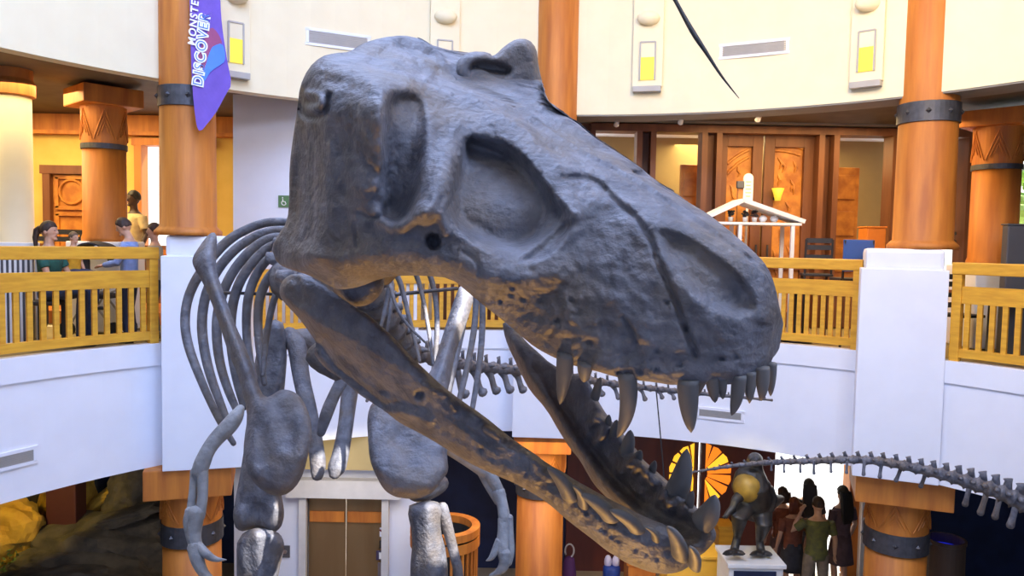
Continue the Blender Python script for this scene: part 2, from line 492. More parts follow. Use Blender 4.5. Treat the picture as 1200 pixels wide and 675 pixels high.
# room behind the glazed bays
MB().box((4.2, 14.6, (F2 + ZC2) / 2), (5.6, 0.2, ZC2 - F2)).build('wall_foyer_room', M['tan'], kind='structure')
MB().box((4.2, 13.8, ZC2 + .05), (5.6, 1.8, 0.1)).build('ceiling_foyer_room', M['white_plaster'], kind='structure')
MB().box((4.2, 13.8, F2 - .08), (5.6, 1.8, 0.16)).build('floor_foyer_room', M['floor'], kind='structure')
for px, wd in ((809, .32), (991, .5)):
    p = at_y(px, 220, 13.2)
    m = MB(); m.box((p.x, 13.3, (F2 + 7.0) / 2), (wd, .12, 7.0 - F2), bev=.02)
    for k in range(4): m.box((p.x, 13.22, F2 + .5 + k * .62), (wd * .7, .05, .42), bev=.02)
    m.build('trim_6' if px < 900 else 'trim_7', M['carved_wood'], kind='structure')
area('foyer_room_light', (4.3, 13.9, 7.5), (4.3, 13.9, 4), 2.6, 110, (1.0, 0.72, 0.34), 1.2)

# carved double door with a great arch running over both leaves
arch_c = Vector((FX(912), FY, FZ(251)))
for k, (pa, pb) in enumerate(((840, 893.5), (895.5, 954))):
    xa, xb = FX(pa), FX(pb); cxx = (xa + xb) / 2
    m = MB()
    sw = 0.17
    for x in (xa + sw / 2, xb - sw / 2): m.box((x, FY + .08, (F2 + zt) / 2), (sw, .1, zt - F2), bev=.012)
    for z, h in ((zt - .09, .2), (F2 + 1.02, .16), (F2 + .12, .22)): m.box((cxx, FY + .08, z), (xb - xa - 2 * sw, .1, h))
    dr = m.build('door_%d' % (k + 2), M['door_wood'], kind='structure')
    ya = FY + .10
    m = MB(); m.box((cxx, ya + .03, (F2 + zt) / 2), (xb - xa - 2 * sw, .04, zt - F2 - .1))
    for rad in (1.17, 1.06):
        pts = []
        for i in range(61):
            a = PI * i / 60; q = arch_c + Vector((rad * math.cos(a), 0, rad * math.sin(a)))
            if xa + sw < q.x < xb - sw and q.z < zt - .06: pts.append((q.x, ya, q.z))
        if len(pts) > 2: m.tube(pts, .025, 6)
    rnd = random.Random(5 + k)
    for i in range(16):
        x = rnd.uniform(xa + sw + .06, xb - sw - .06); z = rnd.uniform(F2 + .3, arch_c.z + .75)
        pts = [(x + .05 * math.sin(j) * rnd.random(), ya, z + .05 * j) for j in range(5)]
        m.tube(pts, [.006, .02, .026, .02, .006], 6)
    m.build('carved_panel', M['carved_wood'], dr)
    MB().tube([(xb - .08 if k == 0 else xa + .08, FY - .03, z) for z in (F2 + .95, F2 + 1.35)], .018, 8).build('door_handle', M['iron'], dr)

# ground floor: dark back walls
m = MB()
gx = [at_y(p, 600, 12.95).x for p in (860, 905, 991, 1003)]
MB().box(((X0 + CX0) / 2, 13.05, ZF / 2), (CX0 - X0, .2, ZF)).build('wall_rockery', M['navy'], kind='structure')
MB().box(((CX1 + at_y(664, 600, 12.9).x) / 2, 13.05, ZF / 2), (at_y(664, 600, 12.9).x - CX1, .2, ZF)).build('wall_lobby', M['navy'], kind='structure')
MB().box(((gx[3] + X1) / 2, 13.05, ZF / 2), (X1 - gx[3], .2, ZF)).build('wall_exhibit', M['navy'], kind='structure')
MB().box(((gx[0] + gx[1]) / 2 + .02, 13.05, ZF / 2), (gx[1] - gx[0], .2, ZF)).build('wall_porch', M['maroon'], kind='structure')
m = MB(); m.box((gx[2] + .1, 12.95, ZF / 2), (.22, .3, ZF), bev=.02); m.box(((gx[1] + gx[2]) / 2, 13.0, ZF - .03), (gx[2] - gx[1], .2, .1))
m.build('door_4', M['column_wood'], kind='structure')
MB().box((gx[3] + .03, 12.75, 1.3), (.09, .12, 2.6)).build('trim_8', M['white'], kind='structure')

# maroon sunburst doors glowing with daylight
SY = 12.85
sc_ = at_y(821, 556, SY)
xa, xm, xb = at_y(664, 600, SY).x, at_y(818.6, 600, SY).x, gx[0] + .05
R0 = .52
M['sun_yellow'] = mat('sunlit yellow glass', (0.9, 0.6, 0.05), 0.4, emit=(1.0, 0.56, 0.03), estr=1.0)
M['sun_orange'] = mat('sunlit orange glass', (0.9, 0.35, 0.03), 0.4, emit=(1.0, 0.25, 0.015), estr=0.8)
for k, (a, b) in enumerate(((xa, xm - .02), (xm + .02, xb))):
    m = MB(); m.box(((a + b) / 2, SY + .1, ZF / 2), (b - a, .1, ZF))
    st = xm - .06 if k == 0 else xm + .06
    m.box((st, SY + .03, ZF / 2), (.06, .06, ZF))
    m.tube([(st, SY - .01, z) for z in (.9, 1.9)], .015, 8)
    dr = m.build('door_%d' % (k + 5), M['maroon'], kind='structure')
    rng = range(5, 13) if k == 0 else list(range(0, 5)) + list(range(13, 16))
    for j in range(16):
        ang = 2 * PI * (j + .5) / 16
        side = math.cos(ang) < 0
        if side != (k == 0): continue
        h = 2 * PI / 16 * .40
        po = [(r, ang + s * h) for r, s in ((.13, -1), (R0, -1), (R0 * 1.03, 0), (R0, 1), (.13, 1))]
        po = [(sc_.x + r * math.cos(t), SY + .03, sc_.z + r * math.sin(t)) for r, t in po]
        po = [(min(p[0], xm - .1) if k == 0 else max(p[0], xm + .1), p[1], p[2]) for p in po]
        if max(p[0] for p in po) - min(p[0] for p in po) < .02: continue
        MB().prism(po, (0, 1, 0), .03).build('sun_ray_pane', M['sun_orange'] if (k == 1 and j % 3 != 1) else M['sun_yellow'], dr)

# ------------------------------------------------------------------ piers under the gallery columns
def pier(nm, pxa, da, pxb, db, depth):
    a = at(pxa, 300, da); b = at(pxb, 300, db)
    a.z = b.z = 0; u = (b - a).normalized(); n = Vector((-u.y, u.x, 0)); w = (b - a).length
    c = (a + b) / 2 + n * depth / 2; rot = math.atan2(u.y, u.x)
    m = MB(); m.box((c.x, c.y, (ZF + 5.36) / 2), (w, depth, 5.36 - ZF)); m.box((c.x, c.y, 5.48), (w - .06, depth - .06, .24), rot) if False else None
    m = MB()
    m.box((c.x, c.y, (ZF + 5.38) / 2), (w, depth, 5.38 - ZF), rot, bev=.012)
    m.box((c.x, c.y, 5.49), (w - .09, depth - .09, .26), rot, bev=.05)
    m.build(nm, M['white_plaster'], kind='structure')

pier('wall_pier_left', 188, 8.85, 292, 9.1, .8)
pier('wall_pier_centre', 604, 10.75, 690, 10.7, .8)
pier('wall_pier_right', 1010, 9.2, 1114, 8.85, .85)

# ------------------------------------------------------------------ columns
def studs(parent, c, r, z, a0, n=4, span=150):
    for i in range(n):
        a = math.radians(a0 - span / 2 + span * i / (n - 1))
        p = Vector((c.x + (r + .004) * math.cos(a), c.y + (r + .004) * math.sin(a), z))
        d = Vector((math.cos(a), math.sin(a), 0)); t = Vector((-d.y, d.x, 0))
        MB().add([p + t * .035, p + Vector((0, 0, .035)), p - t * .035, p - Vector((0, 0, .035)), p + d * .03], [(0, 1, 4), (1, 2, 4), (2, 3, 4), (3, 0, 4), (3, 2, 1, 0)]).build('stud', M['iron'], parent)


def tall_column(label, px, d, r=.335, zb=5.62):
    c = at(px, 280, d); c.z = zb
    t = thing('wooden_column', label, 'column', c, 'tall wooden columns above the gallery')
    MB().lathe([(r + .06, 0), (r + .06, .05), (r + .03, .08), (r, .11), (r * .975, 1.5), (r * .96, 6.3)], c, 40).build('shaft', M['column_wood'], t, smooth=True)
    b = MB().lathe([(r + .002, 1.5), (r + .012, 1.505), (r + .012, 1.735), (r + .002, 1.74)], c, 40, cap=False).build('band', M['iron'], t, smooth=False)
    studs(b, c, r + .012, zb + 1.62, math.degrees(math.atan2(-c.y, -c.x)), 5, 160)
    return t

tall_column('tall orange wooden column with iron band beside the purple banner', 221, 9.25, .322)
tall_column('tall orange wooden column rising behind the top of the skull', 649, 11.15, .30)
tall_column('tall orange wooden column with iron band on the white pier right of the snout', 1081, 9.35, .335)


def chevrons(parent, c, r, z0, z1, matl):
    """raised triangles carved round a neck block"""
    n = 6; h = z1 - z0
    m = MB()
    for i in range(n):
        for k, s in enumerate((1.0, .66, .33)):
            hw = PI / n * .92 * s
            pts = []
            for tt in np.linspace(-1, 1, 9):
                a = 2 * PI * i / n + hw * tt
                z = z0 + .05 + .08 * k * h + (h - .1) * s * (1 - abs(tt))
                pts.append((c.x + (r + .004) * math.cos(a), c.y + (r + .004) * math.sin(a), z))
            m.tube(pts, .009, 5)
    m.build('carving', matl, parent)


def capital_column(label, px, d, zcap, zbot, r, cap_w, group, cap_h=.28, neck=.42, wide_band=False, rot=0.0):
    c = at(px, 400, d); c.z = zbot
    t = thing('capital_column', label, 'column', c, group)
    MB().box((c.x, c.y, zcap - cap_h / 2), (cap_w, cap_w, cap_h), rot, bev=.015).build('capital', M['column_wood'], t)
    zn = zcap - cap_h - neck
    nk = MB().lathe([(r * 1.03, zn), (r * 1.05, zcap - cap_h)], (c.x, c.y, 0), 36).build('neck', M['column_wood'], t, smooth=False)
    chevrons(nk, c, r * 1.05, zn, zcap - cap_h, M['column_wood'])
    bh = .26 if wide_band else .07
    b = MB().lathe([(r * 1.0, zn - bh), (r * 1.07, zn - bh), (r * 1.07, zn), (r, zn)], (c.x, c.y, 0), 36, cap=False).build('band', M['iron'], t)
    if wide_band: studs(b, c, r * 1.07, zn - bh / 2, math.degrees(math.atan2(-c.y, -c.x)), 5, 160)
    MB().lathe([(r * 1.08, zbot), (r * 1.08, zbot + .05), (r * 1.02, zbot + .1), (r, zn - bh)], (c.x, c.y, 0), 36).build('shaft', M['column_wood'], t, smooth=True)

capital_column('shorter wooden gallery column with carved triangles, left of the banner column', 125, 10.6, ZC2 - .05, 5.52, .27, .76, 'gallery columns with capitals', .24, .5, rot=.83)
capital_column('shorter bright orange gallery column with square capital before the right window', 1157, 10.6, ZC2 - .12, 5.42, .29, .76, 'gallery columns with capitals', .22, .5, rot=-.83)
capital_column('orange ground floor column behind the left clawed arm', 224, 9.5, ZF, 0, .345, .98, 'ground floor columns', .36, .40, True, .3)
capital_column('orange ground floor column seen between the two lower jaws', 637, 11.3, ZF, 0, .345, .82, 'ground floor columns', .26, .42, True, 0)
capital_column('orange ground floor column beside the navy exhibit wall', 1061, 9.7, ZF, 0, .36, 1.08, 'ground floor columns', .36, .42, True, -.35)
for px, zb in ((125, 5.52), (1157, 5.42)):
    c = at(px, 300, 10.6)
    MB().box((c.x, c.y, (F2 + zb) / 2), (.72, .72, zb - F2), bev=.02).build('wall_pier_far_left' if px < 600 else 'wall_pier_far_right', M['white_plaster'], kind='structure')

c = at(17, 300, 9.6); c.z = 5.5
t = thing('plaster_column', 'thick cream plaster column with wooden collar at left edge', 'column', c)
MB().lathe([(.25, F2 - 5.5), (.25, 0), (.22, .03), (.215, 1.78)], c, 32).build('shaft', M['upper_plaster'], t, smooth=True)
MB().lathe([(.215, 1.78), (.26, 1.8), (.26, 1.95), (.235, 2.0), (.235, 2.12)], c, 32).build('collar', M['column_wood'], t, smooth=False)
c = at_y(78, 600, 11.6)
MB().box((c.x, c.y, ZF / 2), (.46, .3, ZF), bev=.02).build('trim_9', M['deep_maroon'], kind='structure')

# ------------------------------------------------------------------ gallery railing
def railing(label, a0, a1, n_bal):
    mid = ring(RR + .05, (a0 + a1) / 2, F2 + .03)
    t = thing('gallery_railing', label, 'railing', mid, 'gallery railings')
    R = RR + .05
    MB().arc(R - .045, R + .075, a0, a1, 5.335, 5.475, 20).build('handrail', M['rail_wood'], t, bevel=.01)
    MB().arc(R - .01, R + .045, a0, a1, 5.0, 5.20, 20).build('board', M['rail_wood'], t)
    MB().arc(R - .02, R + .055, a0, a1, 4.375, 4.475, 20).build('bottom_rail', M['rail_wood'], t)
    for a in (a0 + .55, a1 - .55):
        p = ring(R + .015, a, 0)
        MB().box((p.x, p.y, (F2 + .03 + 5.34) / 2), (.1, .1, 5.34 - F2 - .03), math.radians(a), bev=.006).build('post', M['rail_wood'], t)
    for i in range(n_bal):
        a = a0 + 1.6 + (a1 - a0 - 3.2) * i / (n_bal - 1); p = ring(R + .015, a, 0)
        MB().box((p.x, p.y, (4.475 + 5.0) / 2), (.035, .055, .53), math.radians(a)).build('baluster', M['rail_wood'], t)

def ang_at(px):
    p = at_ring(px, 300, RR); return math.degrees(math.atan2(p.y - RC.y, p.x - RC.x))
railing('honey wood gallery railing in front of the seated family', ang_at(187), ang_at(187) + 40, 30)
railing('honey wood gallery railing seen behind the ribs', ang_at(604) + .3, ang_at(292) - .3, 32)
railing('honey wood gallery railing between the snout and the white pier', ang_at(1011), ang_at(692), 34)
railing('honey wood gallery railing at right edge beyond the white pier', ang_at(1116) - 36, ang_at(1116), 28)

# ------------------------------------------------------------------ fittings on the drum
def on_drum(px, py, R):
    p = at_ring(px, py, R); return p, math.atan2(p.y - RC.y, p.x - RC.x) - PI / 2


def sconce(label, pxa, pxb, pyb, pyc, pyd):
    px = (pxa + pxb) / 2
    p, rot = on_drum(px, pyb, RR)
    w = (at_ring(pxb, pyb, RR) - at_ring(pxa, pyb, RR)).length
    zb = p.z; z1 = at_ring(px, pyd, RR).z; z0 = at_ring(px, pyc, RR).z
    n = Vector((RC.x - p.x, RC.y - p.y, 0)).normalized()
    t = thing('wall_sconce', label, 'wall light', p + n * .06, 'tall plaster sconces on the drum')
    def B(off, z, size, bev=0): q = p + n * off; return MB().box((q.x, q.y, z), size, rot, bev)
    B(.03, zb + 1.35, (w, .08, 2.7), .008).build('backplate', M['upper_plaster'], t)
    B(.05, zb - .03, (w * .94, .12, .08), .008).build('foot', M['vent'], t)
    f = MB(); q = p + n * .08
    u = Vector((math.cos(rot), math.sin(rot), 0)); ww = w * .5
    for s in (-1, 1): f.box((q.x + u.x * s * ww / 2, q.y + u.y * s * ww / 2, (z0 + z1) / 2), (.02, .03, z1 - z0), rot)
    f.box((q.x, q.y, z1), (ww, .03, .02), rot)
    f.build('frame', M['vent'], t)
    zm = z0 + (z1 - z0) * .6
    B(.075, (z0 + zm) / 2, (ww - .02, .02, zm - z0)).build('lit_glass', M['lamp'], t)
    B(.075, (zm + z1) / 2, (ww - .02, .02, z1 - zm)).build('unlit_glass', M['upper_plaster'], t)
    q = p + n * .1
    MB().ell((q.x, q.y, z1 + .32), (.16, .1, .1), 16, 8).build('bowl', M['upper_plaster'], t, smooth=True)

sconce('plaster wall sconce with yellow light, just right of the banner', 257, 291, 86, 75, 28)
sconce('plaster wall sconce partly hidden behind the top of the skull', 503, 537, 108, 97, 49)
sconce('plaster wall sconce with yellow light, right of the middle column', 741, 776, 103, 95, 51)
sconce('plaster wall sconce with yellow light, left of the right column', 997, 1035, 97, 85, 38)


def vent(label, pxa, pxb, pya, pyb, R, group):
    px = (pxa + pxb) / 2; py = (pya + pyb) / 2
    p, rot = on_drum(px, py, R); w = (at_ring(pxb, py, R) - at_ring(pxa, py, R)).length
    h = at_ring(px, pya, R).z - at_ring(px, pyb, R).z
    n = Vector((RC.x - p.x, RC.y - p.y, 0)).normalized(); q = p + n * .012
    t = thing('air_vent', label, 'air vent', q, group)
    f = MB(); u = Vector((math.cos(rot), math.sin(rot), 0))
    for s in (-1, 1):
        f.box((q.x, q.y, q.z + s * h / 2), (w + .06, .024, .035), rot)
        f.box((q.x + u.x * s * w / 2, q.y + u.y * s * w / 2, q.z), (.035, .024, h), rot)
    f.build('frame', M['white_plaster'], t)
    g = MB(); g.box((q.x - n.x * .004, q.y - n.y * .004, q.z), (w, .012, h), rot)
    for i in range(9): g.box((q.x, q.y, q.z - h / 2 + h * (i + .5) / 9), (w - .02, .02, h / 22), rot)
    g.build('grille', M['vent'], t)

vent('long grey air vent high on the drum left of the skull crest', 361, 432, 39, 56, RR, 'air vents on the drum')
vent('long grey air vent high on the drum between two sconces', 845, 922, 50, 65, RR, 'air vents on the drum')
vent('grey slotted air vent low on the gallery edge at far left', -20, 40, 531, 548, RR, 'air vents on the gallery edge')
vent('grey slotted air vent on the gallery edge behind the upper teeth', 818, 870, 480, 491, RR, 'air vents on the gallery edge')

# ------------------------------------------------------------------ skeleton toolkit
def chaikin(P, n=2, closed=True):
    P = [np.array(p, float) for p in P]
    for _ in range(n):
        Q = []
        m = len(P)
        for i in range(m if closed else m - 1):
            a, b = P[i], P[(i + 1) % m]
            Q += [a * .75 + b * .25, a * .25 + b * .75]
        if not closed: Q = [P[0]] + Q + [P[-1]]
        P = Q
    return np.array(P)


def resample(P, step, closed=True):
    P = np.asarray(P, float)
    if closed: P = np.vstack([P, P[:1]])
    L = np.concatenate([[0], np.cumsum(np.linalg.norm(np.diff(P, axis=0), axis=1))])
    n = max(3, int(round(L[-1] / step)))
    s = np.linspace(0, L[-1], n + 1)
    out = np.stack([np.interp(s, L, P[:, k]) for k in range(P.shape[1])], 1)
    return out[:-1] if closed else out


def dist_poly(X, P, closed=False, arg=False):
    """distance of points X to a polyline P (and the arc parameter 0..1)"""
    P = np.asarray(P, float)
    if closed: P = np.vstack([P, P[:1]])
    best = np.full(len(X), 1e9); par = np.zeros(len(X))
    for i in range(len(P) - 1):
        a, b = P[i], P[i + 1]; ab = b - a; l2 = max(ab @ ab, 1e-12)
        t = np.clip(((X - a) @ ab) / l2, 0, 1)
        d = np.linalg.norm(X - (a + t[:, None] * ab), axis=1)
        k = d < best; best[k] = d[k]; par[k] = (i + t[k]) / (len(P) - 1)
    return (best, par) if arg else best


def inside(X, P):
    P = np.asarray(P, float); r = np.zeros(len(X), bool); n = len(P)
    for i in range(n):
        (x1, y1), (x2, y2) = P[i], P[(i + 1) % n]
        c = ((y1 > X[:, 1]) != (y2 > X[:, 1]))
        with np.errstate(divide='ignore', invalid='ignore'):
            xi = (x2 - x1) * (X[:, 1] - y1) / (y2 - y1 + 1e-15) + x1
        r ^= c & (X[:, 0] < xi)
    return r


def fill(outline, step):
    """triangulate the inside of an outline: verts, triangles, ordered boundary indices"""
    B = resample(outline, step)
    x0, y0 = B.min(0); x1, y1 = B.max(0)
    g = []
    rows = int((y1 - y0) / (step * .866)) + 2
    for j in range(rows):
        y = y0 + j * step * .866
        xs = np.arange(x0 + (step / 2 if j % 2 else 0), x1, step)
        g.append(np.stack([xs, np.full(len(xs), y)], 1))
    G = np.vstack(g)
    G = G[inside(G, B)]
    if len(G): G = G[dist_poly(G, B, True) > step * .55]
    V = np.vstack([B, G]) if len(G) else B
    nb = len(B)
    vs = [Vector((float(p[0]), float(p[1]))) for p in V]
    r = delaunay_2d_cdt(vs, [(i, (i + 1) % nb) for i in range(nb)], [], 1, 1e-6)
    ov = np.array([tuple(v) for v in r[0]]); tris = [tuple(f) for f in r[2]]
    back = {}
    for new, olds in enumerate(r[3]):
        for o in olds: back.setdefault(o, new)
    bnd = [back[i] for i in range(nb)]
    return ov, tris, bnd


def tps(P, val):
    P = np.asarray(P, float) / 100.0; val = np.asarray(val, float); n = len(P)
    d = np.linalg.norm(P[:, None] - P[None], axis=2)
    K = np.where(d > 0, d * d * np.log(d + 1e-12), 0) + np.eye(n) * 2e-3
    A = np.zeros((n + 3, n + 3)); A[:n, :n] = K; A[:n, n] = 1; A[:n, n + 1:] = P; A[n:, :n] = A[:n, n:].T
    w = np.linalg.solve(A, np.concatenate([val, np.zeros(3)]))
    def f(X):
        X = np.asarray(X, float) / 100.0
        d = np.linalg.norm(X[:, None] - P[None], axis=2)
        return np.where(d > 0, d * d * np.log(d + 1e-12), 0) @ w[:n] + w[n] + X @ w[n + 1:]
    return f


def smooth01(x): x = np.clip(x, 0, 1); return x * x * (3 - 2 * x)


def stroke(X, pts, width, amp, taper=False, sharp=False):
    d, t = dist_poly(X, chaikin(pts, 2, False) if len(pts) > 2 else pts, False, True)
    w = width * (np.sin(PI * np.clip(t * .9 + .05, 0, 1)) ** .5 if taper else 1.0)
    q = np.clip(1 - d / np.maximum(w, 1e-3), 0, 1)
    return amp * (q if sharp else smooth01(q))


def dent(X, poly, edge, amp):
    P = chaikin(poly, 2)
    d = dist_poly(X, P, True); s = np.where(inside(X, P), d, -d)
    return amp * smooth01(s / edge + .25)


def fnoise(P, scale, octv=4):
    return np.array([noise.fractal(Vector(p) * scale, 0.9, 2.1, octv, noise_basis='PERLIN_ORIGINAL') for p in P])


def px2cam(V, z):
    return np.stack([(V[:, 0] - 600) / FPX * z, (337.5 - V[:, 1]) / FPX * z, z], 1)


def mesh_obj(name, verts, faces, matl, parent, smooth=True):
    mb = MB(); mb.v = [tuple(v) for v in verts]; mb.f = [tuple(f) for f in faces]
    return mb.build(name, matl, parent, smooth=smooth)


REX = thing('dinosaur_skeleton', 'huge dark tyrannosaur skeleton with gaping jaws standing in the middle of the hall', 'dinosaur skeleton', at(470, 560, 4.6))

# sagittal frame of the head: W points from the animal's near cheek to its far cheek
Wv = np.array([.70, .137, .70]); Wv /= np.linalg.norm(Wv)
S0 = np.array([(820 - 600) / FPX, (337.5 - 640) / FPX, 1.0]) * 1.7
CS = Wv @ S0


def lat_depth(V, lat):
    """camera depth of pixels V on the plane at lateral offset lat from the sagittal plane"""
    r = np.stack([(V[:, 0] - 600) / FPX, (337.5 - V[:, 1]) / FPX, np.ones(len(V))], 1)
    return (CS + lat) / (r @ Wv)


# ------------------------------------------------------------------ skull
near_edge = [(318, 290), (326, 275), (337, 259), (339, 231), (339, 195), (344, 156), (349, 125), (351, 102), (361, 80), (376, 66), (393, 62), (410, 61),
             (424, 51), (447, 44), (473, 41), (495, 46), (514, 60), (525, 74), (530, 90)]
midline = [(548, 102), (572, 112), (600, 124), (637, 147), (668, 167), (693, 181), (727, 198), (760, 216), (798, 241), (843, 272), (879, 297), (897, 322), (905, 351), (906, 379), (902, 407), (898, 434)]
lower = [(884, 442), (866, 450), (841, 451), (815, 449), (792, 452), (767, 448), (741, 445), (722, 442), (696, 434), (673, 429), (651, 420), (628, 408), (611, 394), (600, 384),
         (585, 372), (572, 362), (549, 343), (529, 326), (498, 323), (467, 323), (447, 326), (420, 337), (396, 340), (382, 333), (359, 321), (337, 315), (324, 308)]
outl = chaikin(near_edge + midline + lower, 1)
ctrl = [(318, 290, .40), (337, 259, .385), (339, 231, .375), (344, 156, .385), (351, 102, .40), (376, 66, .37), (410, 61, .28), (447, 44, .125), (473, 41, .06), (495, 46, .022), (514, 60, .008), (525, 74, 0), (530, 90, 0),
        (375, 110, .44), (372, 160, .425), (370, 220, .42), (360, 270, .43), (345, 292, .43), (324, 308, .40),
        (430, 85, .36), (470, 75, .20), (490, 80, .13), (510, 95, .09), (440, 100, .41), (400, 150, .45), (400, 220, .445), (400, 280, .44), (420, 310, .42),
        (480, 110, .38), (520, 118, .31), (550, 122, .23), (500, 160, .41), (500, 220, .41), (500, 290, .395), (470, 300, .41), (540, 310, .37), (585, 345, .325),
        (580, 140, .19), (610, 160, .17), (640, 180, .145), (640, 260, .24), (600, 220, .29), (560, 200, .34), (620, 330, .28), (650, 390, .255), (680, 330, .225), (700, 400, .215), (740, 400, .19),
        (690, 230, .135), (720, 240, .12), (740, 290, .155), (770, 270, .115), (790, 350, .155), (800, 410, .15), (830, 390, .125), (850, 330, .105), (830, 300, .10), (860, 400, .09), (880, 420, .055), (880, 370, .075), (885, 330, .05), (860, 300, .05), (820, 275, .065), (780, 245, .06), (730, 215, .06), (680, 190, .065), (630, 160, .07), (590, 135, .075), (560, 118, .09),
        (441, 325, .37), (396, 340, .40), (529, 326, .345), (600, 384, .27), (651, 420, .23), (722, 442, .185), (792, 452, .14), (841, 451, .09), (884, 442, .035)]
ctrl += [(x, y, 0.0) for x, y in midline]
hf = tps([c[:2] for c in ctrl], [c[2] for c in ctrl])
V, T, BND = fill(outl, 3.0)
SIL = chaikin(near_edge + [(532, 74), (552, 60), (573, 60), (592, 52), (606, 44), (620, 45), (629, 57), (631, 77), (636, 99), (640, 117), (662, 135), (674, 141), (696, 160), (722, 177), (747, 192), (770, 212), (798, 229), (821, 244), (844, 260), (866, 279), (883, 293), (900, 313), (909, 336), (915, 368), (923, 392), (924, 408), (919, 425), (906, 440)] + lower, 1)
NBR = [set() for _ in range(len(V))]
for t in T:
    for i in range(3): NBR[t[i]].add(t[(i + 1) % 3]); NBR[t[(i + 1) % 3]].add(t[i])
EI = np.array([i for i in range(len(V)) for j in NBR[i]]); EJ = np.array([j for i in range(len(V)) for j in NBR[i]])
DEG = np.bincount(EI, minlength=len(V)).astype(float)


def blur(h, it, keep=None):
    for _ in range(it):
        a = np.bincount(EI, weights=h[EJ], minlength=len(h)) / DEG
        if keep is not None: a[keep] = h[keep]
        h = a
    return h


def clamp_far(h, near=None):
    """largest half width whose mirrored point stays inside the head's outline"""
    h = np.maximum(h, 0); out = h.copy(); todo = np.ones(len(h), bool)
    for f in np.linspace(1, 0, 41):
        hh = h * f
        nn = hh if near is None else near
        P = px2cam(V, lat_depth(V, -nn)) + (nn + hh)[:, None] * Wv
        q = np.stack([P[:, 0] / P[:, 2] * FPX + 600, 337.5 - P[:, 1] / P[:, 2] * FPX], 1)
        ok = inside(q, SIL) & todo
        out[ok] = hh[ok]; todo &= ~ok
        if not todo.any(): break
    out[todo] = 0
    return out


KEEP = np.array(sorted(set(BND)))
h = hf(V)
bl = smooth01((V[:, 0] - 440) / 130)
h = blur(h + (clamp_far(h) - h) * bl, 30, KEEP)
# openings sunk into the side of the skull
h -= dent(V, [(447, 116), (470, 106), (498, 120), (502, 150), (497, 200), (484, 250), (462, 264), (440, 252), (434, 236), (446, 205), (444, 160)], 30, .034)
h -= dent(V, [(450, 118), (472, 106), (492, 112), (500, 126), (500, 160), (496, 200), (488, 236), (474, 262), (456, 262), (446, 250), (452, 232), (444, 214), (450, 190), (446, 160)], 11, .042)
h -= dent(V, [(543, 158), (574, 170), (606, 186), (636, 216), (648, 246), (628, 282), (594, 292), (560, 284), (532, 262), (524, 238), (532, 195)], 10, .022)
h -= dent(V, [(541, 158), (575, 166), (604, 172), (632, 200), (660, 240), (668, 258), (655, 278), (628, 296), (600, 302), (560, 288), (530, 268), (522, 240), (530, 195)], 26, .058)
h -= stroke(V, [(545, 162), (580, 172), (612, 184), (640, 214), (662, 250)], 16, .020)
h -= dent(V, [(618, 296), (645, 276), (664, 256), (672, 262), (660, 286), (634, 306), (608, 308)], 10, .030)
h -= dent(V, [(766, 264), (800, 275), (840, 298), (874, 324), (892, 346), (888, 366), (860, 372), (830, 362), (800, 332), (780, 300)], 22, .030)
h -= dent(V, [(499, 276), (508, 272), (517, 278), (516, 290), (507, 294), (500, 287)], 4, .035)
h -= dent(V, [(800, 380), (808, 380), (808, 390), (800, 389)], 4, .012)
h -= dent(V, [(343, 185), (352, 180), (356, 230), (348, 268), (338, 262), (342, 225)], 10, .012)
# ridges and bars
h += stroke(V, [(556, 126), (540, 140), (530, 172), (520, 205), (508, 236), (498, 248)], 20, .045)
h += stroke(V, [(500, 246), (486, 254), (472, 266)], 11, .018)
h += stroke(V, [(510, 238), (518, 256), (523, 274)], 9, .016)
h += stroke(V, [(484, 98), (520, 104), (556, 112), (584, 130), (602, 152), (624, 178), (648, 214), (668, 246)], 22, .032)
h += stroke(V, [(356, 96), (380, 80), (410, 78), (440, 96), (470, 98)], 22, .022)
h += stroke(V, [(352, 306), (400, 312), (450, 302), (520, 306), (570, 326), (610, 330), (650, 318)], 30, .024)
h += stroke(V, [(380, 110), (382, 180), (385, 250), (370, 296)], 24, .018)
h += stroke(V, [(360, 110), (374, 112), (376, 124), (364, 128)], 9, .022)
h -= stroke(V, [(352, 108), (352, 132), (366, 140), (382, 134), (386, 112)], 6, .016)
h += stroke(V, [(628, 300), (668, 280), (690, 240)], 20, .012)
h += stroke(V, [(700, 430), (740, 434), (800, 438), (850, 436)], 16, .010)
h += stroke(V, [(770, 258), (812, 272), (850, 298), (884, 332), (896, 372)], 12, .014)
h += stroke(V, [(440, 70), (470, 56), (500, 62)], 14, -.020)
h += stroke(V, [(498, 74), (508, 84), (500, 92)], 9, .018)
# sutures and cracks
crack = [(622, 180), (640, 196), (660, 211), (674, 207), (699, 212), (712, 226), (724, 239), (744, 253), (758, 273), (767, 290), (770, 306), (784, 334), (795, 362), (803, 384), (815, 416)]
h -= stroke(V, crack, 5.5, .018, sharp=True)
h -= stroke(V, [(596, 130), (636, 153), (668, 174), (700, 190), (730, 206), (766, 226), (800, 250), (846, 280), (880, 304)], 4.5, .010, sharp=True)
h -= stroke(V, [(560, 322), (562, 308), (544, 296)], 3.5, .007, sharp=True)
h -= stroke(V, [(730, 372), (740, 386), (745, 402)], 4, .010)
h -= stroke(V, [(416, 262), (418, 290)], 3.5, .008)
h -= stroke(V, [(420, 250), (436, 256), (452, 252)], 4, .01)
h -= stroke(V, [(598, 142), (620, 166), (650, 176)], 4, .008)
for fx, fy in ((724, 436), (734, 437), (749, 435), (769, 433), (796, 428), (770, 412), (600, 337), (652, 376), (632, 352), (668, 352), (690, 402), (781, 354), (845, 420), (862, 418), (598, 345), (585, 352), (612, 350)):
    h -= stroke(V, [(fx, fy), (fx + 2, fy + 1)], 3.6, .012)
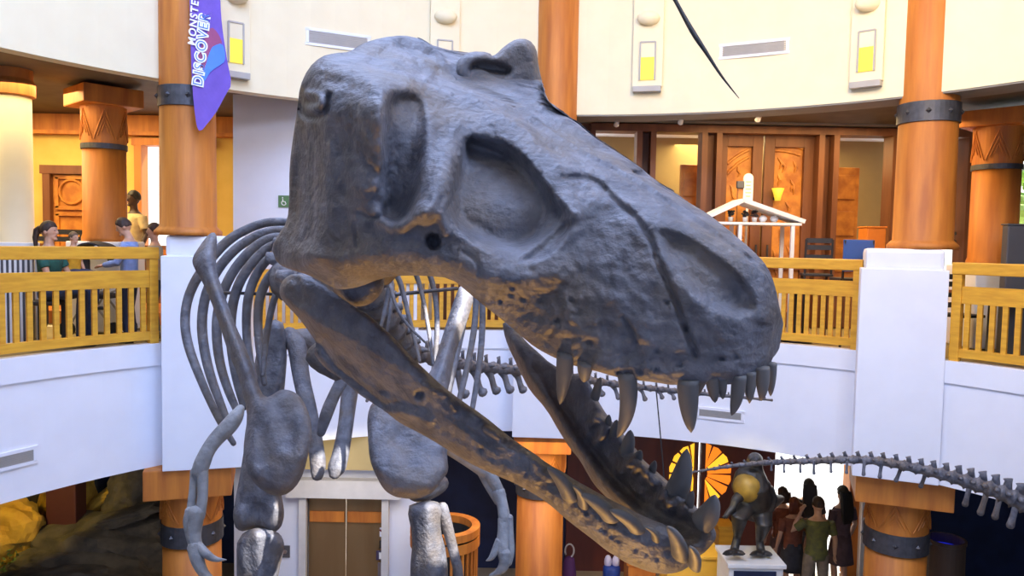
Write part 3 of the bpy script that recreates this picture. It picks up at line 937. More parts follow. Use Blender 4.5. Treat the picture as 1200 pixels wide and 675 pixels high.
# weathered surface
z0 = lat_depth(V, -np.maximum(h, 0)); P3 = px2cam(V, z0)
n1 = fnoise(P3, 14, 5); n2 = fnoise(P3 + 7.7, 45, 4)
edge = smooth01(dist_poly(V, outl, True) / 10.0)
rough_zone = 1 + 1.2 * np.exp(-(((V[:, 0] - 690) / 70) ** 2 + ((V[:, 1] - 380) / 50) ** 2)) + 1.0 * np.exp(-(((V[:, 0] - 480) / 60) ** 2 + ((V[:, 1] - 55) / 25) ** 2)) + .8 * np.exp(-(((V[:, 0] - 430) / 30) ** 2 + ((V[:, 1] - 200) / 60) ** 2))
calm = 1 - .7 * dent(V, [(541, 158), (604, 172), (660, 240), (655, 278), (600, 302), (540, 280), (522, 240)], 12, 1.0) - .5 * dent(V, [(447, 116), (498, 120), (496, 200), (470, 260), (446, 250)], 10, 1.0)
h += edge * rough_zone * calm * (.0046 * n1 + .0026 * n2)
dm = dist_poly(V, [(530, 90)] + midline)
h = np.maximum(h, 0)
hc = h + (clamp_far(h) - h) * bl
h = np.where(hc < h - .002, blur(hc, 2, KEEP), hc)
h = np.where(dm < .6, 0, h)
Pn = px2cam(V, lat_depth(V, -h))
hfar = np.minimum(h, blur(clamp_far(h, h), 3, KEEP)); _f = np.where(V[:, 0] > 840, .075 * smooth01(dm / 22) * smooth01((V[:, 0] - 840) / 40) * smooth01((442 - V[:, 1]) / 20), 0)
hfar = np.where(_f > hfar, np.minimum(_f, clamp_far(np.maximum(_f, 1e-4), h)), hfar)
hfar = np.where(dm < .6, 0, hfar)
Pf = Pn + (h + hfar)[:, None] * Wv
nV = len(V)
verts = [Pn, Pf]; faces = [tuple(t) for t in T] + [tuple(i + nV for i in reversed(t)) for t in T]
ctr = px2cam(np.array([[560., 190.]]), lat_depth(np.array([[560., 190.]]), 0))[0]
K = 6; nb = len(BND); rows = [list(BND)]
bp = V[BND]
for k in range(1, K):
    t = k / K
    base = Pn[BND] * (1 - t) + Pf[BND] * t
    hh = h[BND]
    crest = ((bp[:, 0] > 400) & (bp[:, 1] < 130)).astype(float)
    pull = 4 * t * (1 - t) * np.minimum(hh * (.25 + 2.6 * crest), .16 + .16 * crest)
    dirv = ctr - base; dirv /= np.linalg.norm(dirv, axis=1)[:, None]
    base = base + dirv * pull[:, None]
    rows.append([2 * nV + (k - 1) * nb + i for i in range(nb)]); verts.append(base)
rows.append([nV + i for i in BND])
for k in range(K):
    for i in range(nb):
        j = (i + 1) % nb
        if h[BND[i]] == 0 and h[BND[j]] == 0: continue
        faces.append((rows[k][i], rows[k + 1][i], rows[k + 1][j], rows[k][j]))
# the far half of the nuchal crest stands higher than the near one
Cp = chaikin([(531, 92), (533, 76), (541, 66), (552, 60), (573, 61), (578, 67), (592, 53), (606, 45), (620, 46), (629, 57), (631, 77), (636, 99), (641, 119), (622, 128), (580, 118), (548, 106)], 1)
V2, T2, B2 = fill(Cp, 3.5)
lat2 = np.interp(V2[:, 0], [530, 560, 600, 640], [.03, .10, .20, .30])
q2 = np.clip(dist_poly(V2, Cp, True) / 11, 0, 1); o2 = .05 * np.sqrt(1 - (1 - q2) ** 2)
z2 = lat_depth(V2, lat2)
o2f = o2 - dent(V2, [(548, 74), (570, 68), (590, 74), (604, 84), (580, 96), (552, 92)], 8, .05) * q2 + .006 * q2 * fnoise(px2cam(V2, z2), 20, 5)
base2 = sum(len(v) for v in verts); n2_ = len(V2)
verts += [px2cam(V2, z2 - o2f), px2cam(V2, z2 + o2 * .6 + .02)]
faces += [tuple(i + base2 for i in t) for t in T2] + [tuple(i + base2 + n2_ for i in reversed(t)) for t in T2]
faces += [(B2[i] + base2, B2[i] + base2 + n2_, B2[(i + 1) % len(B2)] + base2 + n2_, B2[(i + 1) % len(B2)] + base2) for i in range(len(B2))]
SK = cam2w(np.vstack(verts))
skull = mesh_obj('skull', SK, faces, M['bone'], REX)


def tooth(parent, bx, by, lat, hw, tx, ty, tlat, bend=(0, 0), label=None, flat=.72, name='tooth', up=None, matl='tooth'):
    """curved conical tooth from a base point to a tip; px coordinates on lateral planes; hw is half width in px"""
    b = np.array([[bx, by]], float); e = np.array([[tx, ty]], float); c = np.array([[(bx + tx) / 2 + bend[0], (by + ty) / 2 + bend[1]]])
    B = px2cam(b, lat_depth(b, np.array([lat])))[0]; E = px2cam(e, lat_depth(e, np.array([tlat])))[0]; Cc = px2cam(c, lat_depth(c, np.array([(lat + tlat) / 2])))[0]
    r = hw / FPX * B[2]
    pts = []; rad = []
    for i in range(13):
        t = i / 12
        p = (1 - t) ** 2 * B + 2 * t * (1 - t) * Cc + t * t * E
        pts.append(Vector(cam2w(p[None])[0])); rad.append(r * max(.04, (1 - t ** 2.1) ** .62))
    o = MB().tube(pts, rad, 14, flat=flat, flat_dir=cam2w((Wv)[None])[0] - C0).build(name, M[matl], parent, smooth=True)
    return o


# upper teeth: near row, then the mirrored far row
up = [(663, 412, -.225, 10, 656, 474, -.205, (2, 0)), (686, 424, -.21, 9, 684, 448, -.20, (0, 0)), (734, 436, -.178, 10.5, 723, 513, -.15, (14, 6)), (806, 444, -.128, 12, 810, 507, -.12, (-2, 0)),
      (834, 442, -.098, 7.5, 838, 472, -.09, (0, 0)), (846, 444, -.085, 5.5, 847, 468, -.08, (0, 0)), (866, 440, -.062, 8, 857, 487, -.06, (4, 2)), (879, 436, -.042, 6.5, 878, 469, -.04, (0, 0)), (893, 430, -.02, 8, 892, 470, -.02, (2, 0))]
for (bx, by, la, hw, tx, ty, tl, bd) in up:
    tooth(skull, bx, by, la, hw * 1.15, tx, ty, tl, bd, flat=.8)
    b = np.array([[bx, by]], float); e = np.array([[tx, ty]], float)
    Bc = px2cam(b, lat_depth(b, np.array([la])))[0] + (-2 * la) * Wv; Ec = px2cam(e, lat_depth(e, np.array([tl])))[0] + (-2 * tl) * Wv
    tooth(skull, Bc[0] / Bc[2] * FPX + 600, 337.5 - Bc[1] / Bc[2] * FPX, -la, hw * .85, Ec[0] / Ec[2] * FPX + 600, 337.5 - Ec[1] / Ec[2] * FPX, -tl, (0, 0))


# ------------------------------------------------------------------ plates: bones traced as outlines with a domed thickness
def plate(name, outline, depth, thick, edge, matl, parent, step=4.0, feats=None, rough=.004, nsc=16, flatness=.5, smooth_it=1):
    P = chaikin(outline, smooth_it) if smooth_it else np.array(outline, float)
    V, T, B = fill(P, step)
    d = dist_poly(V, P, True)
    q = np.clip(d / edge, 0, 1)
    prof = np.sqrt(np.clip(1 - (1 - q) ** 2, 0, 1))
    z = depth(V)
    off = thick * prof
    if feats is not None: off_f = off + feats(V) * prof
    else: off_f = off
    P3 = px2cam(V, z)
    nz = rough * fnoise(P3 + 3.1, nsc, 5) * prof
    F = px2cam(V, z - off_f - nz); Bk = px2cam(V, z + off * (1 - flatness * .6) + .0015)
    n = len(V)
    faces = [tuple(t) for t in T] + [tuple(i + n for i in reversed(t)) for t in T]
    for i in range(len(B)):
        j = (i + 1) % len(B)
        faces.append((B[i], B[i] + n, B[j] + n, B[j]))
    return mesh_obj(name, cam2w(np.vstack([F, Bk])), faces, matl, parent)


def along(p0, p1, a, b):
    """linear field running from a at pixel p0 to b at pixel p1"""
    p0 = np.array(p0, float); p1 = np.array(p1, float); d = p1 - p0
    return lambda V: a + (b - a) * np.clip(((V - p0) @ d) / (d @ d), -.2, 1.1)


# lower jaw: near ramus (outer face seen) and far ramus (inner face seen), one mandible
JN = [(327, 338), (332, 327), (343, 320), (355, 322), (373, 330), (387, 340), (400, 349), (416, 360), (433, 370), (448, 383), (465, 399), (482, 418), (500, 435), (518, 452), (543, 471), (567, 487), (590, 506), (608, 520),
      (623, 529), (644, 545), (660, 553), (673, 562), (693, 573), (713, 584), (740, 598), (762, 608), (782, 616), (797, 629), (810, 640), (814, 652), (808, 664), (797, 670), (783, 673), (768, 672), (754, 668), (734, 660), (722, 652), (710, 645),
      (697, 634), (665, 610), (651, 597), (636, 585), (607, 568), (584, 558), (560, 548), (540, 537), (515, 521), (491, 507), (467, 495), (453, 483), (433, 470), (419, 461), (399, 443), (384, 434), (372, 421), (366, 409), (372, 405), (364, 391), (349, 371), (337, 359), (328, 348)]
wn_ = along((335, 338), (812, 655), -.315, -.012)
JF = [(589, 376), (590, 389), (595, 405), (603, 422), (613, 443), (621, 458), (640, 479), (656, 507), (669, 527), (679, 538), (691, 560), (702, 575), (730, 600), (770, 626), (800, 646), (814, 653), (823, 650), (835, 638), (840, 629), (838, 620), (832, 610),
      (818, 596), (803, 582), (790, 570), (778, 560), (762, 546), (752, 537), (747, 528), (740, 520), (730, 508), (717, 494), (707, 480), (699, 466), (693, 453), (686, 441), (664, 436), (645, 426), (632, 414), (616, 400), (602, 382)]
wf_ = along((590, 372), (828, 640), .30, .015)


def jn_feat(V):
    f = stroke(V, [(335, 350), (360, 368), (392, 388), (430, 408), (470, 430), (505, 462), (540, 500), (580, 535), (630, 566), (690, 606), (760, 640)], 40, .055, sharp=True)
    f -= dent(V, [(366, 386), (392, 400), (430, 430), (462, 458), (452, 470), (424, 448), (392, 424), (372, 404)], 10, .022)
    f -= stroke(V, [(374, 404), (386, 420), (398, 434), (412, 446), (430, 460), (452, 478)], 9, .045, sharp=True)
    f -= dent(V, [(484, 458), (497, 456), (500, 464), (488, 470)], 5, .03)
    f += stroke(V, [(452, 482), (480, 484), (503, 494)], 9, .020)
    f -= stroke(V, [(346, 326), (352, 340), (352, 358), (340, 342)], 8, .018)
    for a, b in (((500, 470), (600, 545)), ((520, 505), (590, 548)), ((555, 520), (640, 575)), ((520, 452), (600, 520))):
        f -= stroke(V, [a, ((a[0] + b[0]) / 2 + 3, (a[1] + b[1]) / 2 - 2), b], 3.5, .008, sharp=True)
    for k in range(34):
        rr = random.Random(500 + k); t = rr.random(); x = 500 + 150 * t + rr.uniform(-8, 4); y = 440 + 110 * t + rr.uniform(2, 14)
        f += stroke(V, [(x, y), (x + rr.uniform(4, 14), y + rr.uniform(3, 10))], 5, .013)
    for k in range(40):
        rr = random.Random(k); t = rr.random(); x = 560 + 230 * t; y = 530 + 128 * t + rr.uniform(-8, 16)
        f -= stroke(V, [(x, y), (x + 3, y + 2)], 3.2, .010)
    return f


def jf_feat(V):
    f = stroke(V, [(600, 400), (640, 470), (690, 545), (740, 600), (810, 640)], 18, .045)
    f += stroke(V, [(700, 478), (735, 530), (780, 572), (826, 612)], 16, .034)
    f -= stroke(V, [(625, 430), (662, 480), (704, 545), (750, 590)], 9, .022)
    for k in range(44):
        rr = random.Random(100 + k); t = rr.random(); x = 690 + 110 * t + rr.uniform(-14, 10); y = 480 + 110 * t + rr.uniform(-6, 12)
        f += stroke(V, [(x, y), (x + rr.uniform(-8, 8), y + 8)], 8, .016)
    return f

mand = plate('mandible', JN, lambda V: lat_depth(V, wn_(V)), .026, 13, M['bone'], REX, 3.2, jn_feat, .006, 22)
far = plate('jaw_ramus', JF, lambda V: lat_depth(V, wf_(V)), .026, 16, M['bone'], mand, 3.2, jf_feat, .008, 20)

for a in [(667, 582, 12.5, 641, 547), (683, 592, 8, 671, 569), (716, 607, 13, 680, 578), (746, 620, 12, 714, 597), (797, 652, 12, 782, 616), (813, 664, 9, 808, 640), (768, 632, 6, 756, 618)]:
    bx, by, hw, tx, ty = a
    V1 = np.array([[bx, by]], float); l0 = float(wn_(V1)[0])
    tooth(mand, bx, by, l0 - .055, hw, tx, ty, l0 - .115, (7, -4), flat=.6)
for a in [(792, 578, 14, 805, 526, (3, 8)), (822, 612, 14, 838, 580, (5, 6)), (806, 596, 6, 812, 575, (0, 0)), (733, 532, 9, 739, 504, (2, 0)), (719, 514, 7, 723, 492, (0, 0)), (746, 540, 6, 751, 528, (0, 0)), (697, 466, 6, 704, 442, (0, 0)), (764, 552, 5, 768, 540, (0, 0)), (712, 500, 5, 714, 486, (0, 0))]:
    bx, by, hw, tx, ty, bd = a
    V1 = np.array([[bx, by]], float); l0 = float(wf_(V1)[0])
    tooth(far, bx, by, l0 - .03, hw, tx, ty, l0 - .05, bd, flat=.8)

# hanging bones of the palate and the neck seen below the cheek
def bone_tube(name, pts, matl, parent, n=10, flat=1.0, sub=3):
    """pts: (px, py, depth, half width px)"""
    A = chaikin([p for p in pts], 2, False) if len(pts) > 2 else np.array(pts, float)
    P = cam2w(px2cam(A[:, :2], A[:, 2]))
    P = [Vector(p) for p in P]; R_ = [float(r) for r in A[:, 3] / FPX * A[:, 2]]
    d0 = (P[0] - P[1]).normalized() * R_[0]; d1 = (P[-1] - P[-2]).normalized() * R_[-1]
    P = [P[0] + d0 * .75, P[0] + d0 * .55] + P + [P[-1] + d1 * .55, P[-1] + d1 * .75]; R_ = [R_[0] * .2, R_[0] * .72] + R_ + [R_[-1] * .72, R_[-1] * .2]
    return MB().tube(P, R_, n, flat=flat, flat_dir=-FW).build(name, matl, parent, smooth=True)


# ------------------------------------------------------------------ backbone
def vertebra_chain(name_, path, n, parent, matl, spine_h, proc_w, cap=None):
    A = resample(chaikin(path, 3, False), 1.0, False)
    L = len(A) - 1
    for i in range(n):
        t = (i + .5) / n
        a = A[int(L * max(0, t - .5 / n))]; c = A[int(L * t)]; b = A[int(L * min(1, t + .5 / n))]
        pa, pc, pb = (cam2w(px2cam(np.array([q[:2]]), np.array([q[2]])))[0] for q in (a, c, b))
        pa, pc, pb = Vector(pa), Vector(pc), Vector(pb)
        r = c[3] / FPX * c[2]
        m = MB()
        m.tube([pa, pa.lerp(pc, .3), pc, pc.lerp(pb, .7), pb], [r * .98, r * .8, r * .68, r * .8, r * .98], 12)
        ax = (pb - pa).normalized(); side = ax.cross(Vector((0, 0, 1))).normalized(); upv = side.cross(ax)
        hgt = spine_h * r
        m.tube([pc + upv * r * .5 - ax * r * .2, pc + upv * (r + hgt * .5) - ax * r * .35, pc + upv * (r + hgt) - ax * r * .5], [r * .45, r * .32, r * .42], 8, flat=.5, flat_dir=side)
        for s in (-1, 1):
            m.tube([pc + side * s * r * .5 + upv * r * .3, pc + side * s * r * (1 + proc_w) + upv * r * .45], [r * .35, r * .2], 7)
        m.build(name_, matl, parent, smooth=True)

vertebra_chain('neck_vertebra', [(452, 250, 2.25, 42), (440, 300, 2.5, 38), (415, 330, 2.85, 34), (380, 345, 3.2, 32), (340, 330, 3.55, 30), (345, 300, 3.9, 28)], 7, REX, M['bone'], .8, .05)
vertebra_chain('back_vertebra', [(345, 300, 3.9, 28), (365, 290, 4.3, 26), (395, 300, 4.8, 25), (425, 330, 5.3, 24), (455, 380, 5.8, 20), (480, 412, 6.3, 14)], 12, REX, M['bone'], 1.0, .15)
TAIL = [(480, 412, 6.3, 11), (515, 422, 6.8, 9.5), (560, 430, 7.3, 8.5), (610, 434, 7.8, 7.5), (660, 440, 8.3, 6.5), (710, 449, 8.7, 5.2), (770, 456, 9.0, 4.2), (840, 463, 9.2, 3.0), (905, 469, 9.3, 1.6)]
vertebra_chain('tail_vertebra', TAIL, 30, REX, M['bone'], .7, .5)
TA = resample(chaikin(TAIL, 3, False), 1.0, False)
for px, py2, dx in ((535, 462, 10), (556, 460, 10), (574, 458, 8), (590, 457, 8), (606, 457, 7), (622, 458, 6), (640, 460, 6), (700, 462, 6), (720, 466, 5), (736, 464, 5), (752, 468, 4), (772, 466, 4), (786, 467, 4)):
    q = TA[np.argmin(abs(TA[:, 0] - px))]
    w = q[3] * .55
    bone_tube('chevron', [(px - 2, q[1] + q[3] * .4, q[2], w * 1.2), (px + dx * .25, (q[1] * .6 + py2 * .4), q[2], w * .8), (px + dx * .6, py2 - 4, q[2], w * .8), (px + dx, py2, q[2], w * 1.3)], M['bone'], REX, 8, .7)

# ------------------------------------------------------------------ ribs
RIBS = [
    [(352, 262, 4.5, 7), (320, 259, 4.55, 8), (296, 265, 4.6, 8), (268, 280, 4.6, 9), (246, 304, 4.6, 9), (229, 328, 4.6, 9), (219, 352, 4.6, 8.5), (216, 378, 4.55, 8.5), (220, 404, 4.5, 8.5), (230, 432, 4.4, 8), (246, 470, 4.25, 7), (260, 498, 4.15, 6.5), (274, 520, 4.1, 5)],
    [(352, 272, 4.35, 8), (320, 268, 4.4, 8), (284, 284, 4.4, 8.5), (258, 310, 4.4, 9), (242, 340, 4.4, 9), (236, 372, 4.4, 9), (238, 404, 4.35, 9), (246, 440, 4.25, 8.5), (258, 472, 4.15, 7.5), (270, 502, 4.05, 6)],
    [(350, 280, 4.2, 8), (320, 276, 4.25, 8), (296, 290, 4.25, 9), (272, 318, 4.25, 9), (258, 350, 4.25, 9), (253, 382, 4.2, 9), (256, 420, 4.15, 8.5), (266, 455, 4.05, 8), (280, 486, 3.95, 6.5)],
    [(380, 284, 4.05, 8), (346, 284, 4.05, 8), (318, 286, 4.1, 8), (298, 304, 4.1, 9), (280, 330, 4.1, 9), (271, 362, 4.1, 9), (270, 400, 4.05, 9), (276, 440, 3.95, 8.5), (286, 478, 3.9, 6.5)],
    [(380, 292, 3.95, 8), (344, 294, 3.95, 8), (320, 298, 3.98, 8), (304, 314, 4.0, 8.5), (292, 340, 4.0, 8.5), (288, 370, 4.0, 8), (290, 410, 3.95, 7.5), (298, 444, 3.85, 6)],
    [(390, 296, 3.85, 8), (350, 300, 3.85, 8), (326, 312, 3.88, 8), (312, 328, 3.9, 8.5), (303, 352, 3.9, 8.5), (302, 384, 3.88, 8), (305, 420, 3.8, 7), (310, 450, 3.75, 5)],
    [(390, 306, 3.75, 6), (356, 312, 3.75, 6), (334, 328, 3.76, 6.5), (322, 346, 3.78, 6.5), (315, 376, 3.78, 6), (310, 410, 3.75, 5.5), (308, 440, 3.7, 4)],
    # the animal's other side, seen through the open mouth
    [(420, 290, 4.0, 6), (450, 300, 4.0, 6), (468, 326, 4.0, 5.5), (474, 350, 4.0, 4.5), (484, 390, 3.95, 4), (492, 424, 3.9, 3)],
    [(430, 286, 4.2, 6), (470, 292, 4.2, 6), (488, 320, 4.2, 5), (496, 350, 4.2, 4), (503, 390, 4.1, 4), (508, 428, 4.0, 3)],
    [(440, 284, 4.4, 6), (486, 290, 4.4, 6), (504, 320, 4.4, 5.5), (511, 350, 4.4, 5), (513, 390, 4.35, 5), (507, 440, 4.3, 4)],
    [(450, 280, 4.6, 6), (520, 296, 4.6, 6), (546, 330, 4.6, 6), (545, 370, 4.6, 6.5), (536, 410, 4.5, 6.5), (526, 460, 4.4, 5.5)],
    [(460, 276, 4.8, 6), (530, 290, 4.8, 6), (557, 330, 4.8, 6), (558, 372, 4.8, 6), (550, 420, 4.7, 6), (538, 470, 4.6, 5.5)],
    [(470, 276, 5.0, 6), (540, 292, 5.0, 6), (564, 330, 5.0, 6), (566, 380, 5.0, 6), (562, 430, 4.9, 6), (553, 482, 4.8, 5)],
    [(440, 300, 3.9, 6), (458, 318, 3.9, 5), (454, 350, 3.9, 4), (446, 385, 3.85, 3.5), (440, 404, 3.8, 3)],
    [(452, 316, 3.85, 4), (461, 330, 3.85, 3.6), (458, 360, 3.8, 3.2), (452, 398, 3.8, 2.6)],
    [(456, 330, 3.75, 4), (465, 364, 3.7, 3), (480, 384, 3.7, 2.6), (498, 401, 3.7, 2)],
    [(430, 470, 3.9, 3), (436, 452, 4.0, 3), (420, 440, 4.1, 3)],
]
for r_ in RIBS: bone_tube('rib', [(a, b, c, d * .64) for a, b, c, d in r_], M['bone'], REX, 10, .9)
bone_tube('tie_rod', [(262, 343, 4.2, 2), (330, 345, 3.9, 2)], M['iron'], REX, 8)
bone_tube('tie_rod', [(464, 345, 4.1, 2.3), (536, 338, 4.5, 2.1)], M['iron'], REX, 8)
bone_tube('support_wire', [(769, 458, 9.0, .8), (773, 500, 9.0, .8), (777, 545, 9.0, .8), (778, 560, 9.0, .8)], M['black'], REX, 6)

# ------------------------------------------------------------------ shoulders and arms
dl = along((245, 285), (320, 520), 4.05, 3.5)
plate('shoulder_blade', [(250, 271), (255, 277), (253, 300), (254, 320), (262, 342), (276, 382), (290, 410), (301, 446), (309, 466), (318, 464), (328, 456), (340, 457), (351, 463), (360, 478), (366, 500), (363, 525), (356, 555), (346, 572), (333, 581), (318, 581), (304, 572), (292, 560), (285, 536), (286, 515), (290, 490), (287, 470), (279, 440), (268, 415), (257, 380), (246, 350), (235, 326), (226, 312), (225, 302), (234, 288), (243, 276)],
      dl, .055, 15, M['bone'], REX, 4, lambda V: stroke(V, [(240, 290), (262, 360), (290, 430), (310, 480), (330, 530)], 18, .03) + stroke(V, [(300, 480), (296, 520), (300, 556)], 14, .025) - dent(V, [(312, 500), (345, 480), (352, 530), (325, 560)], 18, .02), .006, 14)
dr_ = along((546, 335), (480, 540), 4.1, 3.5)
plate('shoulder_blade', [(540, 333), (548, 338), (556, 347), (549, 372), (540, 396), (532, 420), (527, 450), (520, 474), (522, 500), (524, 520), (524, 535), (526, 552), (520, 560), (510, 575), (498, 582), (486, 585), (473, 584), (462, 582), (452, 576), (446, 568), (438, 552), (433, 538), (431, 510), (430, 488), (436, 470), (460, 456), (490, 446), (506, 436), (515, 405), (526, 370), (534, 346)],
      dr_, .055, 15, M['bone'], REX, 4, lambda V: stroke(V, [(546, 345), (530, 390), (514, 440), (500, 480)], 15, .035) - dent(V, [(450, 500), (480, 490), (500, 530), (470, 560)], 20, .02), .006, 14)

def arm(pts_h, pts_f, hand, mt):
    bone_tube('upper_arm', pts_h, mt, REX, 12, .85)
    for p in pts_f: bone_tube('forearm', p, mt, REX, 10, .8)
    for f in hand: bone_tube('finger', f, mt, REX, 10, .85)
    return None

arm([(282, 478, 3.42, 5), (277, 488, 3.40, 9), (268, 500, 3.38, 10), (254, 513, 3.35, 9), (243, 528, 3.32, 8.5), (236, 545, 3.3, 10), (233, 556, 3.3, 9)],
    [[(236, 548, 3.3, 8), (238, 568, 3.28, 6), (237, 590, 3.26, 6), (233, 606, 3.25, 7)], [(229, 552, 3.32, 6), (227, 572, 3.3, 5), (224, 594, 3.28, 5), (224, 606, 3.26, 6)]],
    [[(230, 600, 3.25, 10), (228, 616, 3.24, 9), (227, 630, 3.23, 8), (231, 646, 3.22, 8)],
     [(222, 598, 3.26, 5), (219, 612, 3.25, 5), (222, 628, 3.24, 4.5), (226, 640, 3.24, 5)],
     [(231, 640, 3.22, 7), (241, 649, 3.2, 5.5), (252, 656, 3.19, 3.5), (265, 656, 3.18, .8)],
     [(228, 640, 3.22, 9), (231, 656, 3.2, 8), (238, 672, 3.19, 6), (252, 682, 3.18, 3), (258, 684, 3.18, 1)]], M['pale_bone'])
arm([(520, 520, 3.6, 9), (536, 530, 3.62, 9), (552, 540, 3.64, 9), (566, 550, 3.66, 9), (578, 558, 3.68, 9)],
    [[(570, 550, 3.66, 9), (580, 566, 3.66, 7), (588, 582, 3.66, 6)], [(564, 552, 3.67, 6), (574, 572, 3.67, 5), (584, 588, 3.67, 5)]],
    [[(584, 576, 3.66, 8), (589, 592, 3.65, 6.5), (591, 606, 3.64, 7.5), (592, 616, 3.64, 6.5)],
     [(590, 608, 3.64, 7), (590, 624, 3.63, 7), (588, 640, 3.62, 8), (591, 654, 3.61, 7)],
     [(597, 606, 3.64, 4.5), (598, 626, 3.63, 4), (600, 646, 3.62, 4), (596, 660, 3.61, 4)],
     [(586, 634, 3.62, 6), (580, 646, 3.61, 4.5), (576, 654, 3.6, 3.5), (570, 657, 3.6, .8)],
     [(591, 648, 3.61, 8), (592, 660, 3.6, 7), (586, 670, 3.6, 5), (574, 674, 3.6, 1)]], M['pale_bone'])

# ------------------------------------------------------------------ hips and legs
bone_tube('pubis', [(338, 392, 5.2, 10), (349, 404, 5.15, 12), (352, 440, 5.1, 10), (362, 480, 5.0, 10), (370, 520, 4.9, 9), (373, 546, 4.85, 10), (372, 558, 4.82, 7)], M['bone'], REX, 12, .8)
bone_tube('pubis', [(416, 430, 5.25, 11), (410, 456, 5.2, 10), (405, 500, 5.0, 9), (399, 534, 4.9, 10), (394, 550, 4.86, 11), (392, 556, 4.84, 7)], M['bone'], REX, 12, .8)
bone_tube('gastral_bone', [(404, 440, 4.6, 8), (392, 462, 4.55, 7), (382, 486, 4.5, 8), (376, 508, 4.5, 5)], M['bone'], REX, 10, .6)
bone_tube('breast_vertebra', [(372, 416, 4.3, 16), (386, 424, 4.3, 18), (396, 436, 4.3, 12)], M['bone'], REX, 12)
plate('hip_bone', [(330, 388), (360, 384), (400, 384), (440, 392), (456, 408), (440, 420), (400, 424), (360, 420), (334, 412)], lambda V: np.full(len(V), 5.7), .08, 20, M['bone'], REX, 8)
plate('thigh_bone', [(318, 372), (336, 380), (336, 440), (326, 500), (324, 550), (330, 580), (334, 604), (328, 622), (312, 626), (296, 620), (278, 624), (272, 606), (276, 584), (282, 552), (290, 500), (296, 440), (304, 392)], lambda V: np.full(len(V), 5.15), .10, 11, M['bone'], REX, 5, lambda V: stroke(V, [(280, 600), (284, 616)], 14, .05) + stroke(V, [(322, 596), (322, 614)], 14, .05) - stroke(V, [(302, 596), (300, 626)], 9, .04), .008, 9)
plate('thigh_bone', [(420, 400), (450, 390), (478, 420), (490, 480), (500, 540), (520, 556), (528, 566), (520, 578), (500, 588), (478, 588), (470, 560), (456, 500), (436, 450)], lambda V: np.full(len(V), 5.05), .10, 12, M['bone'], REX, 5, None, .008, 9)
plate('shin_bone', [(280, 628), (296, 618), (316, 620), (330, 626), (334, 640), (328, 664), (322, 700), (318, 780), (322, 860), (300, 866), (288, 856), (286, 760), (284, 690), (276, 650)], lambda V: np.full(len(V), 5.05), .09, 10, M['bone'], REX, 5, lambda V: stroke(V, [(300, 620), (306, 700)], 12, .04), .008, 9)
plate('shin_bone', [(476, 594), (490, 588), (512, 586), (520, 596), (516, 620), (524, 650), (526, 700), (520, 780), (526, 860), (500, 866), (488, 850), (482, 740), (480, 670), (484, 630)], lambda V: np.full(len(V), 5.0), .09, 10, M['bone'], REX, 5, lambda V: stroke(V, [(500, 590), (502, 700)], 12, .04), .008, 9)
bone_tube('calf_bone', [(518, 594, 5.0, 7), (523, 612, 5.0, 7), (530, 640, 5.0, 6), (540, 680, 5.0, 6), (536, 760, 5.0, 4), (524, 850, 5.0, 4)], M['bone'], REX, 10, .8)
bone_tube('calf_bone', [(284, 636, 5.1, 6), (282, 660, 5.1, 5), (284, 740, 5.1, 4), (290, 850, 5.1, 4)], M['bone'], REX, 10, .8)
for fx_, d_ in ((304, 5.05), (507, 5.0)):
    a = at(fx_, 850, d_); g = Vector((a.x, a.y, 0))
    MB().tube([a, a.lerp(g, .35), g + Vector((0, -.1, .06))], [.11, .08, .1], 12).build('foot_bone', M['bone'], REX, smooth=True)
    for s in (-.5, 0, .5):
        f = Vector((math.sin(s) + .25, -math.cos(s), 0))
        MB().tube([g + Vector((0, -.08, .1)), g + f * .3 + Vector((0, 0, .09)), g + f * .55 + Vector((0, 0, .05)), g + f * .68 + Vector((0, 0, .015))], [.07, .055, .045, .01], 8).build('toe', M['bone'], REX, smooth=True)
# lump of the lower braincase showing under the cheek
plate('braincase', [(392, 330), (446, 318), (452, 330), (446, 346), (432, 358), (416, 360), (402, 350)], lambda V: np.full(len(V), 2.15), .06, 14, M['bone'], REX, 4, None, .006, 20)

# ------------------------------------------------------------------ second skeleton's tail, hanging spike
T2 = thing('skeleton_tail', 'long bony tail of another skeleton reaching in front of the navy exhibit wall', 'skeleton tail', at(1100, 556, 7.4))
TP = [(808, 554, 8.2, 1.2), (832, 550, 8.15, 1.8), (864, 545, 8.1, 2.6), (900, 542, 8.0, 3.4), (925, 541, 7.9, 3.8), (962, 540, 7.8, 4.4), (1000, 538, 7.7, 5.0), (1038, 541, 7.6, 5.6), (1075, 549, 7.5, 6.4), (1113, 558, 7.4, 7.6), (1145, 568, 7.3, 9), (1173, 577, 7.2, 10), (1205, 592, 7.1, 11), (1240, 612, 7.0, 12)]
TP = [(a, b, c, d * 1.2) for a, b, c, d in TP]
vertebra_chain('vertebra', TP, 30, T2, M['bone'], .55, .35)
for px, py, px2, py2, w in ((905, 545, 904, 551, 1.4), (919, 546, 919, 553, 1.5), (938, 545, 938, 553, 1.6), (954, 545, 954, 555, 1.8), (974, 545, 974, 553, 1.8), (993, 545, 992, 554, 1.8), (1013, 546, 1012, 556, 2.2), (1033, 548, 1031, 559, 2.4), (1056, 552, 1050, 563, 2.6), (1085, 558, 1079, 570, 2.8), (1136, 575, 1131, 591, 3.6), (1157, 579, 1149, 601, 4), (1172, 585, 1166, 606, 4), (1192, 592, 1184, 616, 4.5), (1212, 602, 1206, 626, 4.5)):
    bone_tube('chevron', [(px, py - 4, 7.6, w), ((px + px2) / 2 - .5, (py + py2) / 2, 7.6, w * .8), (px2, py2, 7.6, w * 1.15)], M['bone'], T2, 8, .7)
T2c = bpy.data.objects.new('hanging_bone_spike', None); COL.objects.link(T2c)
